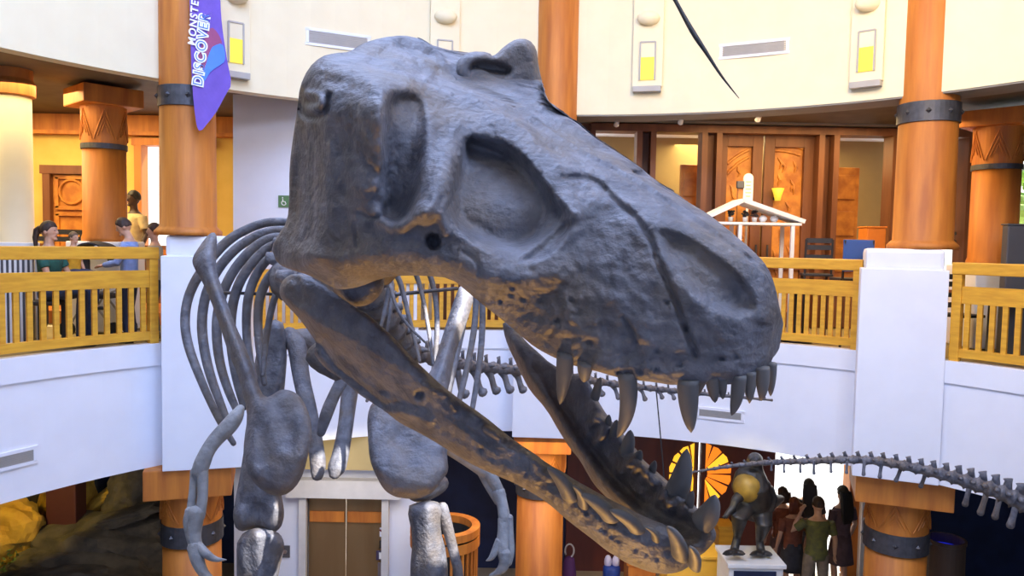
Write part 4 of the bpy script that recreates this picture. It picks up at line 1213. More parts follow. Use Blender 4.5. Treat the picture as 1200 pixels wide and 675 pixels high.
bpy.data.objects.remove(T2c)
sp = bone_tube('hanging_bone_spike', [(758, -62, 4.2, 5), (790, -2, 4.2, 2.2), (804, 24, 4.2, 2.8), (815, 43, 4.2, 3.4), (828, 62, 4.2, 2.4), (843, 86, 4.2, 1.6), (857, 104, 4.2, 1.0), (866, 115, 4.2, .4)], M['black'], None, 8)
tag(sp, 'thin dark tapering spike hanging down from above in front of the drum', 'bone spike')

# ------------------------------------------------------------------ purple banner
BD = 8.72
def bn(px, py, dz=0.0): return at(px, py, BD + dz + .03 * math.sin((px - 222) / 12) + (px - 222) * .004)
M['purple'] = mat('purple banner cloth', (0.16, 0.085, 0.46), 0.75, (0.13, 0.07, 0.38), 5)
M['banner_red'] = mat('plum print', (0.30, 0.06, 0.16), 0.75); M['banner_blue'] = mat('blue print', (0.08, 0.22, 0.75), 0.75)
M['letter_white'] = mat('white print', (0.85, 0.85, 0.88), 0.7); M['letter_blue'] = mat('blue letter', (0.06, 0.18, 0.5), 0.7)
bt = thing('hanging_banner', 'purple and blue banner with upward lettering hanging beside the left column', 'banner', bn(245, 60))
def banner_patch(name, outl, matl, dz, parent, thick=.004):
    V, T, B = fill(chaikin(outl, 1), 5.0)
    P = [tuple(bn(x, y, dz)) for x, y in V]; Q = [tuple(bn(x, y, dz + thick)) for x, y in V]; n = len(V)
    fs = [tuple(t) for t in T] + [tuple(i + n for i in reversed(t)) for t in T] + [(B[i], B[i] + n, B[(i + 1) % len(B)] + n, B[(i + 1) % len(B)]) for i in range(len(B))]
    return mesh_obj(name, P + Q, fs, matl, parent, smooth=False)
cl = banner_patch('cloth', [(221, -60), (240, -60), (256, -60), (258, 0), (260, 30), (266, 70), (272, 99), (266, 108), (254, 131), (243, 145), (233, 157), (229, 140), (225, 100), (223, 40)], M['purple'], 0, bt)
banner_patch('plum_patch', [(228, 70), (238, 50), (246, 30), (254, 36), (262, 52), (252, 60), (246, 72), (240, 90), (228, 94)], M['banner_red'], -.006, cl)
banner_patch('blue_patch', [(247, 56), (254, 52), (262, 50), (265, 72), (255, 78), (246, 84), (242, 92), (238, 98), (234, 92), (240, 80)], M['banner_blue'], -.009, cl)
def banner_text(body, px, py, size, matl, dz, name, extr=.002, off=0, lean=0.0):
    cu = bpy.data.curves.new(name, 'FONT'); cu.body = body; cu.size = size; cu.extrude = extr; cu.offset = off; cu.align_x = 'LEFT'; cu.space_character = 1.22
    tmp = bpy.data.objects.new('t', cu); COL.objects.link(tmp)
    dg = bpy.context.evaluated_depsgraph_get(); me = bpy.data.meshes.new_from_object(tmp.evaluated_get(dg)); bpy.data.objects.remove(tmp)
    o0 = bn(px, py, dz); ex = (bn(px + 20 * lean, py - 20, dz) - o0).normalized(); ez = ex.cross(bn(px - 8, py, dz) - o0).normalized(); ey = ez.cross(ex)
    me.transform(Matrix((( *[ex.x, ey.x, ez.x], o0.x), (*[ex.y, ey.y, ez.y], o0.y), (*[ex.z, ey.z, ez.z], o0.z), (0, 0, 0, 1))))
    ob = bpy.data.objects.new(name, me); COL.objects.link(ob); me.materials.clear(); me.materials.append(matl)
    ob.parent = cl; ob.matrix_parent_inverse = world_of(cl).inverted() @ Matrix.Identity(4)
    return ob
banner_text('DISCOVER', 237, 102, .155, M['letter_white'], -.012, 'lettering', .002, .014, .10)
banner_text('DISCOVER', 237, 102, .155, M['letter_blue'], -.016, 'lettering', .002, -.002, .10)
banner_text('MONSTERS', 228.5, 54, .115, M['letter_white'], -.012, 'lettering', .002, .003, .08)
MB().bar(bn(219, -59, .02), bn(258, -59, .02), .03, .03).build('pole', M['iron'], bt)

# ------------------------------------------------------------------ bronze statue on its display case
SY_ = 10.25
def sy(px, py, dy=0.0): return at_y(px, py, SY_ + dy)
M['statue'] = mat('dark patinated bronze', (0.055, 0.052, 0.05), 0.38, (0.025, 0.026, 0.03), 7, metal=0.35, bump=.1)
M['gilt'] = mat('golden bronze belly', (0.42, 0.27, 0.045), 0.42, (0.24, 0.15, 0.03), 7, metal=0.3)  # gold colour paints warm light onto the dark bronze
pt = thing('display_case', 'pale topped display case with dark panel under the bronze statue', 'display case', sy(878, 690))
a, b = sy(845, 652), sy(912, 652); zt_ = sy(880, 650).z
ca = Vector(((a.x + b.x) / 2, SY_, 0)); cw = b.x - a.x
pb = MB().box((ca.x, SY_, zt_ / 2 - .03), (cw - .06, .6, zt_ - .06), bev=.015).build('body', M['white'], pt)
MB().box((ca.x, SY_, zt_ - .03), (cw, .66, .06), bev=.012).build('top', M['white'], pt)
MB().box((ca.x - .02, SY_ - .305, zt_ - .35), (cw * .72, .02, .5)).build('dark_panel', M['navy'], pb)
stt = MB()
J = lambda px, py, dy=0: sy(px, py, dy)
stt.tube([J(886, 600, .2), J(884, 585, .05), J(880, 570, -.05), J(880, 558, 0), J(883, 548, .05), J(885, 541, 0)], [.20, .25, .26, .21, .13, .10], 14)
stt.tube([J(885, 541, 0), J(884, 540, -.14), J(883, 543, -.30)], [.11, .09, .05], 12)
stt.tube([J(888, 592, .2), J(900, 590, .4), J(916, 586, .7)], [.2, .13, .05], 12)
stt.tube([J(897, 575, 0), J(904, 588, -.02), J(902, 600, -.05)], [.12, .09, .06], 10)
for (hx, hy, kx, ky, ax_, ay_, fx, fy, dy) in ((874, 592, 866, 608, 863, 630, 860, 649, -.12), (892, 598, 895, 616, 889, 634, 892, 650, -.02)):
    stt.tube([J(hx, hy, dy + .1), J(kx, ky, dy - .14), J(ax_ + 1, ay_, dy + .06), J(fx, fy, dy)], [.15, .115, .055, .06], 12)
    for tx in (-9, 0, 9): stt.tube([J(fx, fy - 1, dy), J(fx + tx, fy + 1, dy - .12), J(fx + tx * 1.5, fy + 2, dy - .2)], [.05, .04, .012], 8)
stt.tube([J(872, 578, -.12), J(862, 588, -.25), J(858, 598, -.28), J(852, 604, -.32)], [.09, .065, .05, .04], 10)
for t_, (cx_, cy_) in enumerate(((845, 610), (848, 612), (852, 612))): stt.tube([J(853, 603, -.32), J((cx_ + 853) / 2, 606, -.35), J(cx_, cy_, -.36)], [.03, .025, .006], 8)
so = stt.build('bronze_statue', M['statue'], None, voxel=.018, sm=4)
so.location.z = zt_ - min(v.co.z for v in so.data.vertices) + .001
tag(so, 'dark bronze two-legged dinosaur statue standing on the pale display case', 'statue')
MB().ell(J(876, 571, -.12), (.19, .20, .20), 18, 12).build('golden_chest', M['gilt'], so, smooth=True)  # bulge coloured as a warm highlight on the chest
MB().ell(J(895, 614, -.09), (.105, .10, .10), 14, 10).build('golden_knee', M['gilt'], so, smooth=True)  # the same painted highlight at the knee
spot('statue_light', (2.2, 8.4, 2.75), J(876, 580), 45, (1.0, .75, .2), 45, .5, .05)

# ------------------------------------------------------------------ ground floor things
c = at_y(1108, 640, 11.0); zr = at_z(1110, 640, 0).z
zr = at_y(1108, 637, 10.8).z
t = thing('barrel_bin', 'tall brown barrel with glowing blue inside beside the navy wall', 'barrel', (c.x, 11.0, 0))
MB().lathe([(.22, 0), (.27, zr * .5), (.26, zr - .06), (.275, zr - .05), (.275, zr), (.24, zr), (.235, zr - .16)], (c.x, 11.0, 0), 28, cap=False).build('body', mat('brown stave', (.12, .075, .05), .6, (.08, .05, .035), 6, (1, 1, .1)), t, smooth=False)
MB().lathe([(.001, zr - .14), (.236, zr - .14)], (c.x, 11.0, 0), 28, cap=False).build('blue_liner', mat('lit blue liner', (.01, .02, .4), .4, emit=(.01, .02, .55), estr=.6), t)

cc = Vector((-.84, 10.15, 0)); zr = 1.80
t = thing('round_counter', 'round slatted wooden counter behind the right shin bone', 'counter', (cc.x, cc.y, 0))
MB().lathe([(.36, zr - .10), (.47, zr - .10), (.47, zr), (.36, zr), (.36, zr - .10)], cc, 40, cap=False).build('rim', M['column_wood'], t)
MB().lathe([(.45, zr - .26), (.47, zr - .26), (.47, zr - .13), (.45, zr - .13), (.45, zr - .26)], cc, 40, cap=False).build('band', M['column_wood'], t)
MB().lathe([(.40, 0), (.40, zr - .1), (.37, zr - .1), (.37, .3), (.001, .3)], cc, 36, cap=False).build('drum', M['black'], t)
for i in range(34):
    a = 2 * PI * i / 34
    MB().box((cc.x + .43 * math.cos(a), cc.y + .43 * math.sin(a), (zr - .24) / 2), (.03, .035, zr - .24), a).build('slat', M['column_wood'], t)

def simple_box(name, label, cat, pxa, pxb, pyt, Y, dep, matl, lid=None, group=None):
    a, b = at_y(pxa, pyt, Y), at_y(pxb, pyt, Y); w = b.x - a.x; z = a.z
    t = thing(name, label, cat, ((a.x + b.x) / 2, Y, 0), group)
    MB().box(((a.x + b.x) / 2, Y, (z - .05) / 2), (w - .05, dep - .05, z - .05), bev=.012).build('body', matl, t)
    MB().box(((a.x + b.x) / 2, Y, z - .025), (w, dep, .05), bev=.01).build('top', lid or matl, t)
    return t
simple_box('yellow_counter', 'bright yellow counter under the tip of the lower jaw', 'counter', 776, 842, 642, 11.2, .6, mat('bright yellow paint', (.85, .5, .06), .5), None)
simple_box('orange_cabinet', 'low orange wooden cabinet left of the yellow counter', 'cabinet', 732, 768, 652, 11.7, .5, M['column_wood'])
simple_box('ochre_shelf', 'small ochre cabinet between the yellow counter and the bronze statue', 'cabinet', 838, 858, 612, 12.3, .4, M['rail_wood'])
spot('counter_light', (2.3, 10.0, 2.75), (2.45, 11.1, 1.1), 60, (1.0, .72, .2), 50, .5, .05)

t = thing('purple_bag', 'purple bag with grey looped handle standing right of the middle column', 'bag', at_y(668, 700, 11.9))
c = at_y(667, 660, 11.9); zt_ = at_y(667, 652, 11.9).z
MB().lathe([(.09, 0), (.12, .1), (.115, zt_ * .6), (.08, zt_ - .03), (.02, zt_)], (c.x, 11.9, 0), 16).build('body', mat('purple cloth', (.07, .015, .09), .8), t, smooth=True)
MB().tube([(c.x + .07 * math.cos(a), 11.9, zt_ + .09 + .11 * math.sin(a)) for a in np.linspace(-PI / 2, PI * 1.2, 14)], .014, 8).build('handle', M['vent'], t, smooth=True)
t = thing('blue_bundle', 'deep blue bundle with two pale rounded tops on the lobby floor', 'bundle', at_y(717, 700, 11.9))
c = at_y(717, 660, 11.9); zt_ = at_y(722, 662, 11.9).z
MB().lathe([(.10, 0), (.13, .08), (.135, zt_ * .5), (.14, zt_ - .05), (.11, zt_)], (c.x, 11.9, 0), 18).build('body', mat('royal blue cloth', (.015, .05, .26), .6, (.01, .03, .18), 12), t, smooth=True)
for s in (-1, 1): MB().ell((c.x + s * .062, 11.9, zt_ + .05), (.062, .06, .11), 12, 8).build('rounded_top', mat('pale lilac plastic', (.55, .52, .66), .4), t, smooth=True)

# call panel, signs
def plaque(name, label, cat, pxa, pxb, pya, pyb, Y, matl, th=.02):
    a, b = at_y(pxa, pya, Y), at_y(pxb, pyb, Y)
    t = thing(name, label, cat, ((a.x + b.x) / 2, Y, (a.z + b.z) / 2))
    MB().box(((a.x + b.x) / 2, Y - th / 2, (a.z + b.z) / 2), (b.x - a.x, th, a.z - b.z), bev=.004).build('plate', matl, t)
    return t, (a, b)
LY = CY0
t, (a, b) = plaque('call_panel', 'small square lift call panel left of the bronze lift door', 'call panel', 329, 340, 639, 653, LY, M['dark_grey'])
MB().tube([((a.x + b.x) / 2, LY - .03, (a.z + b.z) / 2), ((a.x + b.x) / 2, LY - .015, (a.z + b.z) / 2)], .03, 14).build('button', M['steel'], t)
t, (a, b) = plaque('red_emblem', 'small dark red leaf-like emblem on the wall right of the lift', 'sign', 445, 454, 618, 629, LY, M['white_plaster'], .008)
mx, mz = (a.x + b.x) / 2, (a.z + b.z) / 2; m = MB()
for ang in (-55, 0, 55):
    r_ = Matrix.Rotation(math.radians(ang), 3, 'Y'); m.ell(Vector((mx, LY - .014, mz)) + r_ @ Vector((0, 0, .035)), (.016, .006, .036), 10, 6, r_)
m.box((mx, LY - .014, mz - .03), (.06, .008, .012)); m.build('emblem', mat('dark red enamel', (.18, .015, .03), .5), t)
plaque('black_reader', 'small black card reader below the red emblem', 'card reader', 445, 453, 633, 642, LY, M['black'], .03)
t, (a, b) = plaque('framed_notice', 'small white notice in a dark purple frame beside the lift', 'notice', 441, 453, 645, 656, LY, mat('purple frame', (.05, .03, .07), .5))
MB().box(((a.x + b.x) / 2 + .015, LY - .024, (a.z + b.z) / 2), ((b.x - a.x) * .62, .008, (a.z - b.z) * .7)).build('paper', M['white'], t)
plaque('grey_control_plate', 'tall grey brown control plate under the framed notice', 'control plate', 443, 450, 659, 690, LY, mat('grey brown plate', (.16, .12, .12), .5))
t, (a, b) = plaque('accessibility_sign', 'small green wheelchair sign on the white wall by the back of the skull', 'sign', 326.5, 339, 229, 243, LY, mat('sign green', (.12, .24, .10), .5))
mx, mz = (a.x + b.x) / 2, (a.z + b.z) / 2; m = MB()
m.tube([(mx + .005 + .032 * math.cos(q), LY - .024, mz - .022 + .032 * math.sin(q)) for q in np.linspace(PI * .55, PI * 1.95, 14)], .006, 6)
m.tube([(mx - .012, LY - .024, mz + .035), (mx - .006, LY - .024, mz - .005), (mx + .022, LY - .024, mz - .005), (mx + .034, LY - .024, mz - .035)], .007, 6)
m.ell((mx - .013, LY - .024, mz + .05), (.011, .006, .011), 10, 6); m.build('wheelchair_symbol', M['white'], t)
t, (a, b) = plaque('restroom_sign', 'small dark green restroom sign on the mustard wall', 'sign', 56, 67, 228, 238, WY, mat('dark sign green', (.03, .06, .02), .5), .03)
mx, mz = (a.x + b.x) / 2, (a.z + b.z) / 2; m = MB(); m.ell((mx, WY - .036, mz + .035), (.016, .008, .016), 10, 6); m.box((mx, WY - .036, mz - .012), (.03, .01, .06)); m.build('figure_symbol', M['white'], t)

# ------------------------------------------------------------------ rockery behind the left columns
RKY = thing('rockery', 'dark rockwork with ochre lit rocks filling the space under the left gallery', 'rockwork', at_y(105, 690, 11.6))
def rock(label, px, py, Y, size, seed, matl='rock', squash=(1, 1, 1), rz=0, name='boulder', group='boulders of the rockery'):
    bm = bmesh.new(); bmesh.ops.create_icosphere(bm, subdivisions=4, radius=1.0)
    off = Vector((seed * 3.7, seed * 1.3, seed * 7.1)); R = Matrix.Rotation(rz, 3, 'Y')
    for v in bm.verts:
        n = v.co.copy()
        d = 1 + .34 * noise.noise(n * 1.1 + off) + .16 * noise.noise(n * 2.6 + off) + .05 * noise.noise(n * 7 + off)
        k = .5 + .5 * noise.cell(n * 1.6 + off)
        v.co = R @ Vector((n.x * squash[0], n.y * squash[1], n.z * squash[2])) * d * (.92 + .10 * k) * size
    c = at_y(px, py, Y)
    m = MB(); m.add([c + v.co for v in bm.verts], [[v.index for v in f.verts] for f in bm.faces]); bm.free()
    o = m.build(name, M[matl], RKY, smooth=False)
    if matl == 'yellow_rock': o['label'] = label
    return o
rock('huge dark boulder filling the rockery floor left of the orange column', 130, 655, 11.6, 1.0, 1, squash=(1.1, .8, .75))
rock('dark ledge boulder behind the dark red post', 95, 690, 11.0, .9, 2, squash=(1.4, .9, .6))
rock('pale brown flat slab jutting right above the big boulder', 148, 606, 11.5, .5, 3, squash=(1.1, .6, .22), rz=-.25)
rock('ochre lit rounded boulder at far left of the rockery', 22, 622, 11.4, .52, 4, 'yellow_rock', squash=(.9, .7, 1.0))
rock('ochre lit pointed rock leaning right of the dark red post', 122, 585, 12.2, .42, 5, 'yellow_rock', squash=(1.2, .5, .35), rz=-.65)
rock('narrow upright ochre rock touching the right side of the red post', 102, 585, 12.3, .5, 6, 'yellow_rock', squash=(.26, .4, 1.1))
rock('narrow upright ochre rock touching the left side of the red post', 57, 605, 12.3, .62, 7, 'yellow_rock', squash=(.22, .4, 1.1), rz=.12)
rock('dark rock rising to the gallery just left of the orange column', 160, 580, 12.2, .62, 8, squash=(.8, .7, .9), rz=.4)
rock('small dark rock beneath the far left ochre boulder', 52, 662, 11.0, .4, 9, squash=(1.3, .8, .6))
rock('dark mossy rock at the back of the rockery under the vent', 40, 590, 12.6, .5, 10, squash=(1.2, .6, .8))
rock('low grey boulder in front of the rockery at bottom edge', 60, 690, 10.4, .6, 11, squash=(1.5, .8, .5))
spot('rockery_light', (-7.0, 9.6, 2.75), (-7.3, 11.6, 1.6), 130, (1.0, .70, .14), 70, .5, .05)
spot('rockery_fill', (-4.8, 9.6, 2.75), (-6.0, 12, 1.7), 40, (.8, .75, .7), 80, .6, .1)
b = MB(); rnd = random.Random(3); c = at_y(14, 672, 10.9)
for i in range(420):
    p = c + Vector((rnd.gauss(0, .22), rnd.gauss(0, .15), rnd.gauss(0, .11)))
    d = Vector((rnd.uniform(-1, 1), rnd.uniform(-1, 1), rnd.uniform(0, 1))).normalized(); s = d.orthogonal().normalized()
    l = rnd.uniform(.04, .09); b.add([p, p + d * l * .5 + s * l * .22, p + d * l, p + d * l * .5 - s * l * .22], [(0, 1, 2, 3)])
sh = MB().tube([c - Vector((0, 0, .4)), c + Vector((.02, 0, 0))], [.03, .012], 8).build('planted_shrub', M['door_wood'], RKY)
b.build('foliage', M['green'], sh, fix=False)

# ------------------------------------------------------------------ gallery furniture
def chair(label, px, d, rz, wood, group, back_mat=None, zs=0.46, zoff=0):
    p = at(px, 300, d); p.z = F2 + zoff
    t = thing('dining_chair', label, 'chair', p, group, rz)
    R = Matrix.Translation(p) @ Matrix.Rotation(rz, 4, 'Z')
    def P(x, y, z): return R @ Vector((x, y, z))
    MB().box(P(0, 0, zs), (.42, .42, .04), rz, bev=.012).build('seat', wood, t)
    for x in (-.18, .18):
        MB().tube([P(x, -.18, 0), P(x * .97, -.17, zs)], .018, 8).build('leg', wood, t)
        MB().tube([P(x, .20, 0), P(x, .19, zs), P(x, .23, .98 + zs - .46)], .018, 8).build('leg', wood, t)
    if back_mat:
        MB().box(P(0, .225, .78 + zs - .46), (.40, .035, .42), rz, bev=.015).build('backrest', back_mat, t)
    else:
        m = MB()
        for z in (.58, .72, .86, .96): m.box(P(0, .215, z + zs - .46), (.36, .025, .07), rz)
        m.build('backrest', wood, t)
    return t
for px, d, rz, lb in ((72, 10.6, .2, 'dark slatted chair directly behind the seated woman and toddler'), (98, 11.5, -.1, 'dark slatted chair left of the gallery column with triangles'), (36, 10.9, .5, 'dark slatted chair between the plaster column and the seated woman')):
    chair(lb, px, d, rz, M['black'], 'dark chairs on the left gallery', None, .84)
BLUE = mat('blue chair cover', (.03, .09, .30), .6)
chair('chair with a blue back by the white pier on the right gallery', 998, 10.3, 3.1, M['black'], 'chairs on the right gallery', BLUE, .90)
chair('dark slatted chair left of the blue backed chair', 957, 11.35, 2.9, M['black'], 'chairs on the right gallery', None, .92)
chair('dark slatted chair beside the grey board at right edge', 1128, 10.1, .3, M['black'], 'chairs on the right gallery')
chair('dark slatted chair seen through the ribs behind the railing', 560, 11.9, .4, M['black'], 'chairs on the right gallery')


def table(label, px, d, w, dep, topm, z=.74, rz=0):
    p = at(px, 300, d); p.z = F2
    t = thing('cafe_table', label, 'table', p, 'cafe tables on the gallery', rz)
    MB().box((p.x, p.y, F2 + z), (w, dep, .04), rz, bev=.012).build('tabletop', topm, t)
    MB().lathe([(.24, 0), (.24, .03), (.04, .06), (.035, z - .05), (.15, z - .02)], p, 20).build('pedestal', M['black'], t, smooth=True)
    return t
RED = mat('red brown laminate', (.33, .11, .07), .4)
table('red brown table behind the railing left of the white pier', 935, 10.72, .7, .45, RED, .8)
table('red brown table behind the railing at right edge', 1165, 9.4, .8, .5, RED, .8)

# white slatted planter by the plaster column
p = at(10, 300, 9.15); p.z = F2
t = thing('slatted_planter', 'white slatted planter box at the foot of the plaster column', 'planter', p)
MB().box((p.x, p.y, F2 + 1.17), (.62, .4, .06), .5, bev=.01).build('rim', M['white'], t)
MB().box((p.x, p.y, F2 + .57), (.5, .3, 1.14), .5).build('liner', M['dark_grey'], t)
for i in range(12):
    u = -.29 + .58 * i / 11
    MB().box((p.x + u * math.cos(.5) + .17 * math.sin(.5), p.y + u * math.sin(.5) - .17 * math.cos(.5), F2 + .58), (.026, .02, 1.14), .5).build('slat', M['white'], t)

# white gabled stand before the carved doors
GY = 11.3
def g(px, py, dy=0): return at_y(px, py, GY + dy)
t = thing('gabled_stand', 'white gable-roofed display stand before the carved double door', 'display stand', Vector((g(880, 300).x, GY + .25, F2)))
roof = MB()
ap, le, ri = g(872, 237), g(806, 268), g(943, 262)
for a, b in ((ap, le), (ap, ri)):
    d = (b - a).normalized(); n = Vector((0, 1, 0)); u = d.cross(n).normalized()
    if u.z < 0: u = -u
    roof.prism([a, b, b + u * .06, a + u * .06], n, .5)
roof.build('gable_roof', M['white'], t)
MB().box(((g(822, 262).x + g(940, 262).x) / 2, GY + .25, g(880, 262).z), (g(940, 262).x - g(822, 262).x, .5, .04), bev=.008).build('shelf', M['white'], t)
for px in (868, 930):
    for dy in (.03, .47):
        q = g(px, 262); MB().box((q.x, GY + dy, (F2 + q.z) / 2), (.05, .05, q.z - F2)).build('post', M['white'], t)
zs_ = g(880, 261).z + .02
for k, px in enumerate((856, 873, 884)):
    q = g(px, 261, .2); o = thing('potted_plant', ('dark potted plant at the left of the gabled stand', 'dark potted plant in the middle of the gabled stand', 'dark potted plant right of the middle on the gabled stand')[k], 'potted plant', (q.x, q.y, zs_), 'plants in the gabled stand')
    MB().lathe([(.03, 0), (.04, .06), (.042, .065)], (q.x, q.y, zs_), 12).build('pot', M['white'], o, smooth=True)
    m = MB(); rr = random.Random(k)
    for i in range(26):
        a = rr.uniform(0, 6.28); m.ell((q.x + .045 * math.cos(a) * rr.random(), q.y + .045 * math.sin(a) * rr.random(), zs_ + .08 + .08 * rr.random()), (.022, .022, .014), 6, 4)
    m.build('leaves', M['black'], o)
for k, px in enumerate((894, 907)):
    q = g(px, 260, .2); o = MB().lathe([(.03, 0), (.055, .03), (.06, .06), (.035, .09), (.01, .1)], (q.x, q.y, zs_), 14).build('white_bowl', M['white'], None, smooth=True)
    tag(o, ('white lidded bowl left of its twin inside the gabled stand', 'white lidded bowl nearer the right slope of the gabled stand')[k], 'bowl', 'bowls in the gabled stand')
# sign on a stand
q = at_y(874, 300, 11.95); zt_ = at_y(874, 203, 11.95).z; zb_ = at_y(874, 236, 11.95).z
t = thing('stand_sign', 'pale round-topped sign on a post behind the gabled stand', 'sign', (q.x, 11.95, F2))
w_ = .15; pts = [(q.x - w_ / 2, 11.95, zb_), (q.x + w_ / 2, 11.95, zb_)] + [(q.x + w_ / 2 * math.cos(a), 11.95, zt_ - w_ / 2 + w_ / 2 * math.sin(a)) for a in np.linspace(0, PI, 9)]
MB().prism(pts, (0, 1, 0), .03).build('board', M['white'], t)
m = MB(); rr = random.Random(1)
for i in range(5): m.box((q.x, 11.945, zb_ + .08 + i * .055), (.06 + .03 * rr.random(), .006, .016))
m.build('print', mat('faded green ink', (.3, .42, .25), .7), t)
MB().box((q.x - .12, 11.97, (zt_ + zb_) / 2 + .04), (.11, .08, .11), bev=.01).build('dark_box', M['dark_grey'], t)
MB().box((q.x - .11, 11.99, (F2 + zb_ + .2) / 2), (.09, .05, zb_ + .2 - F2), bev=.008).build('post', M['carved_wood'], t)
MB().box((q.x, 11.98, (F2 + zb_ + .1) / 2), (.03, .03, zb_ + .1 - F2)).build('post', M['white'], t)

def upright_box(name, label, cat, pxa, pxb, pyt, d, matl, z0=F2, dep=.3):
    a, b = at(pxa, pyt, d), at(pxb, pyt, d); c = (a + b) / 2; w = (b - a).length
    t = thing(name, label, cat, (c.x, c.y, z0))
    MB().box((c.x, c.y, (z0 + a.z) / 2), (w, dep, a.z - z0), 0, bev=.02).build('body', matl, t)
    MB().box((c.x, c.y, a.z + .01), (w + .02, dep + .02, .02), 0, bev=.006).build('cap', matl, t)
    return t
upright_box('orange_bin', 'bright orange box-shaped bin next to the blue backed chair', 'bin', 1011, 1033, 267, 11.3, mat('bright orange laminate', (.75, .22, .02), .45))
upright_box('grey_board', 'tall grey padded board at the right edge of the gallery', 'board', 1178, 1215, 264, 9.7, M['dark_grey'], F2, .12)
# glowing cup added as a sconce's reflection in the door glass
q = at_y(911, 228, 12.72)
t = thing('cup_lamp', 'glowing yellow cup-shaped lamp on the right leaf of the carved door', 'lamp', (q.x, 12.78, q.z))
MB().lathe([(.045, -.10), (.06, -.02), (.10, .10)], (q.x, 12.70, q.z), 18).build('lamp_shade', M['lamp'], t, smooth=True)
MB().box((q.x, 12.82, q.z - .06), (.05, .14, .05)).build('bracket', M['iron'], t)

# tree in the sun outside the right window
q = at_y(1165, 232, 19.0)
t = thing('sunlit_tree', 'sunlit yellow green tree outside the far right window', 'tree', (q.x, 19, 0))
MB().tube([(q.x, 19, -.02), (q.x + .1, 19, 3), (q.x, 19, 6.2)], [.22, .16, .08], 10).build('trunk', M['door_wood'], t, smooth=True)
m = MB(); rr = random.Random(8)
for i in range(60):
    v = Vector((rr.gauss(0, .8), rr.gauss(0, .8), rr.gauss(0, .75))); m.ell(Vector((q.x, 19, 6.6)) + v, (.35, .35, .25), 7, 5)
m.build('crown', M['sunleaf'], t)

# ceiling track with small spotlights over the foyer
a, b = at_z(700, 139, ZC2 - .12), at_z(905, 131, ZC2 - .12)
t = thing('track_light', 'thin pale ceiling track with small spotlights under the drum, right of the skull', 'track light', (a + b) / 2)
MB().bar(a, b, .035, .03).build('track', M['vent'], t)
for k in (.12, .5, .93):
    c = a.lerp(b, k)
    MB().tube([c, c - Vector((0, 0, .05))], .012, 8).build('stem', M['vent'], t)
    MB().tube([c - Vector((0, .03, .05)), c - Vector((0, -.06, .10))], [.032, .04], 12).build('spot_head', M['white'], t)
for s in (.2, .8):
    c = a.lerp(b, s); MB().tube([c, Vector((c.x, c.y, ZC2))], .008, 6).build('hanger', M['vent'], t)

# ------------------------------------------------------------------ people
SKIN_L = mat('light skin', (.62, .36, .23), .55, (.56, .31, .20), 20)
SKIN_D = mat('dark skin', (.075, .038, .024), .5, (.06, .03, .02), 20)
HAIR_BR = mat('brown hair', (.055, .028, .016), .6, (.03, .015, .01), 40, (1, 1, .2), bump=.3)
HAIR_BK = mat('black hair', (.016, .012, .011), .55, (.008, .007, .007), 40, (1, 1, .2), bump=.3)
HAIR_RD = mat('auburn hair', (.20, .05, .018), .6, (.12, .03, .012), 40, (1, 1, .2), bump=.3)
HAIR_FR = mat('fair hair', (.22, .14, .075), .6, (.15, .09, .05), 40, (1, 1, .2), bump=.3)
EYE_M = mat('eye', (.02, .015, .012), .2); LIP = mat('lips', (.36, .13, .11), .5)
SHOE = mat('shoe', (.03, .03, .035), .5)


def cloth(name, c, c2=None): return mat(name, c, .85, c2 or tuple(v * .75 for v in c), 14, bump=.15)


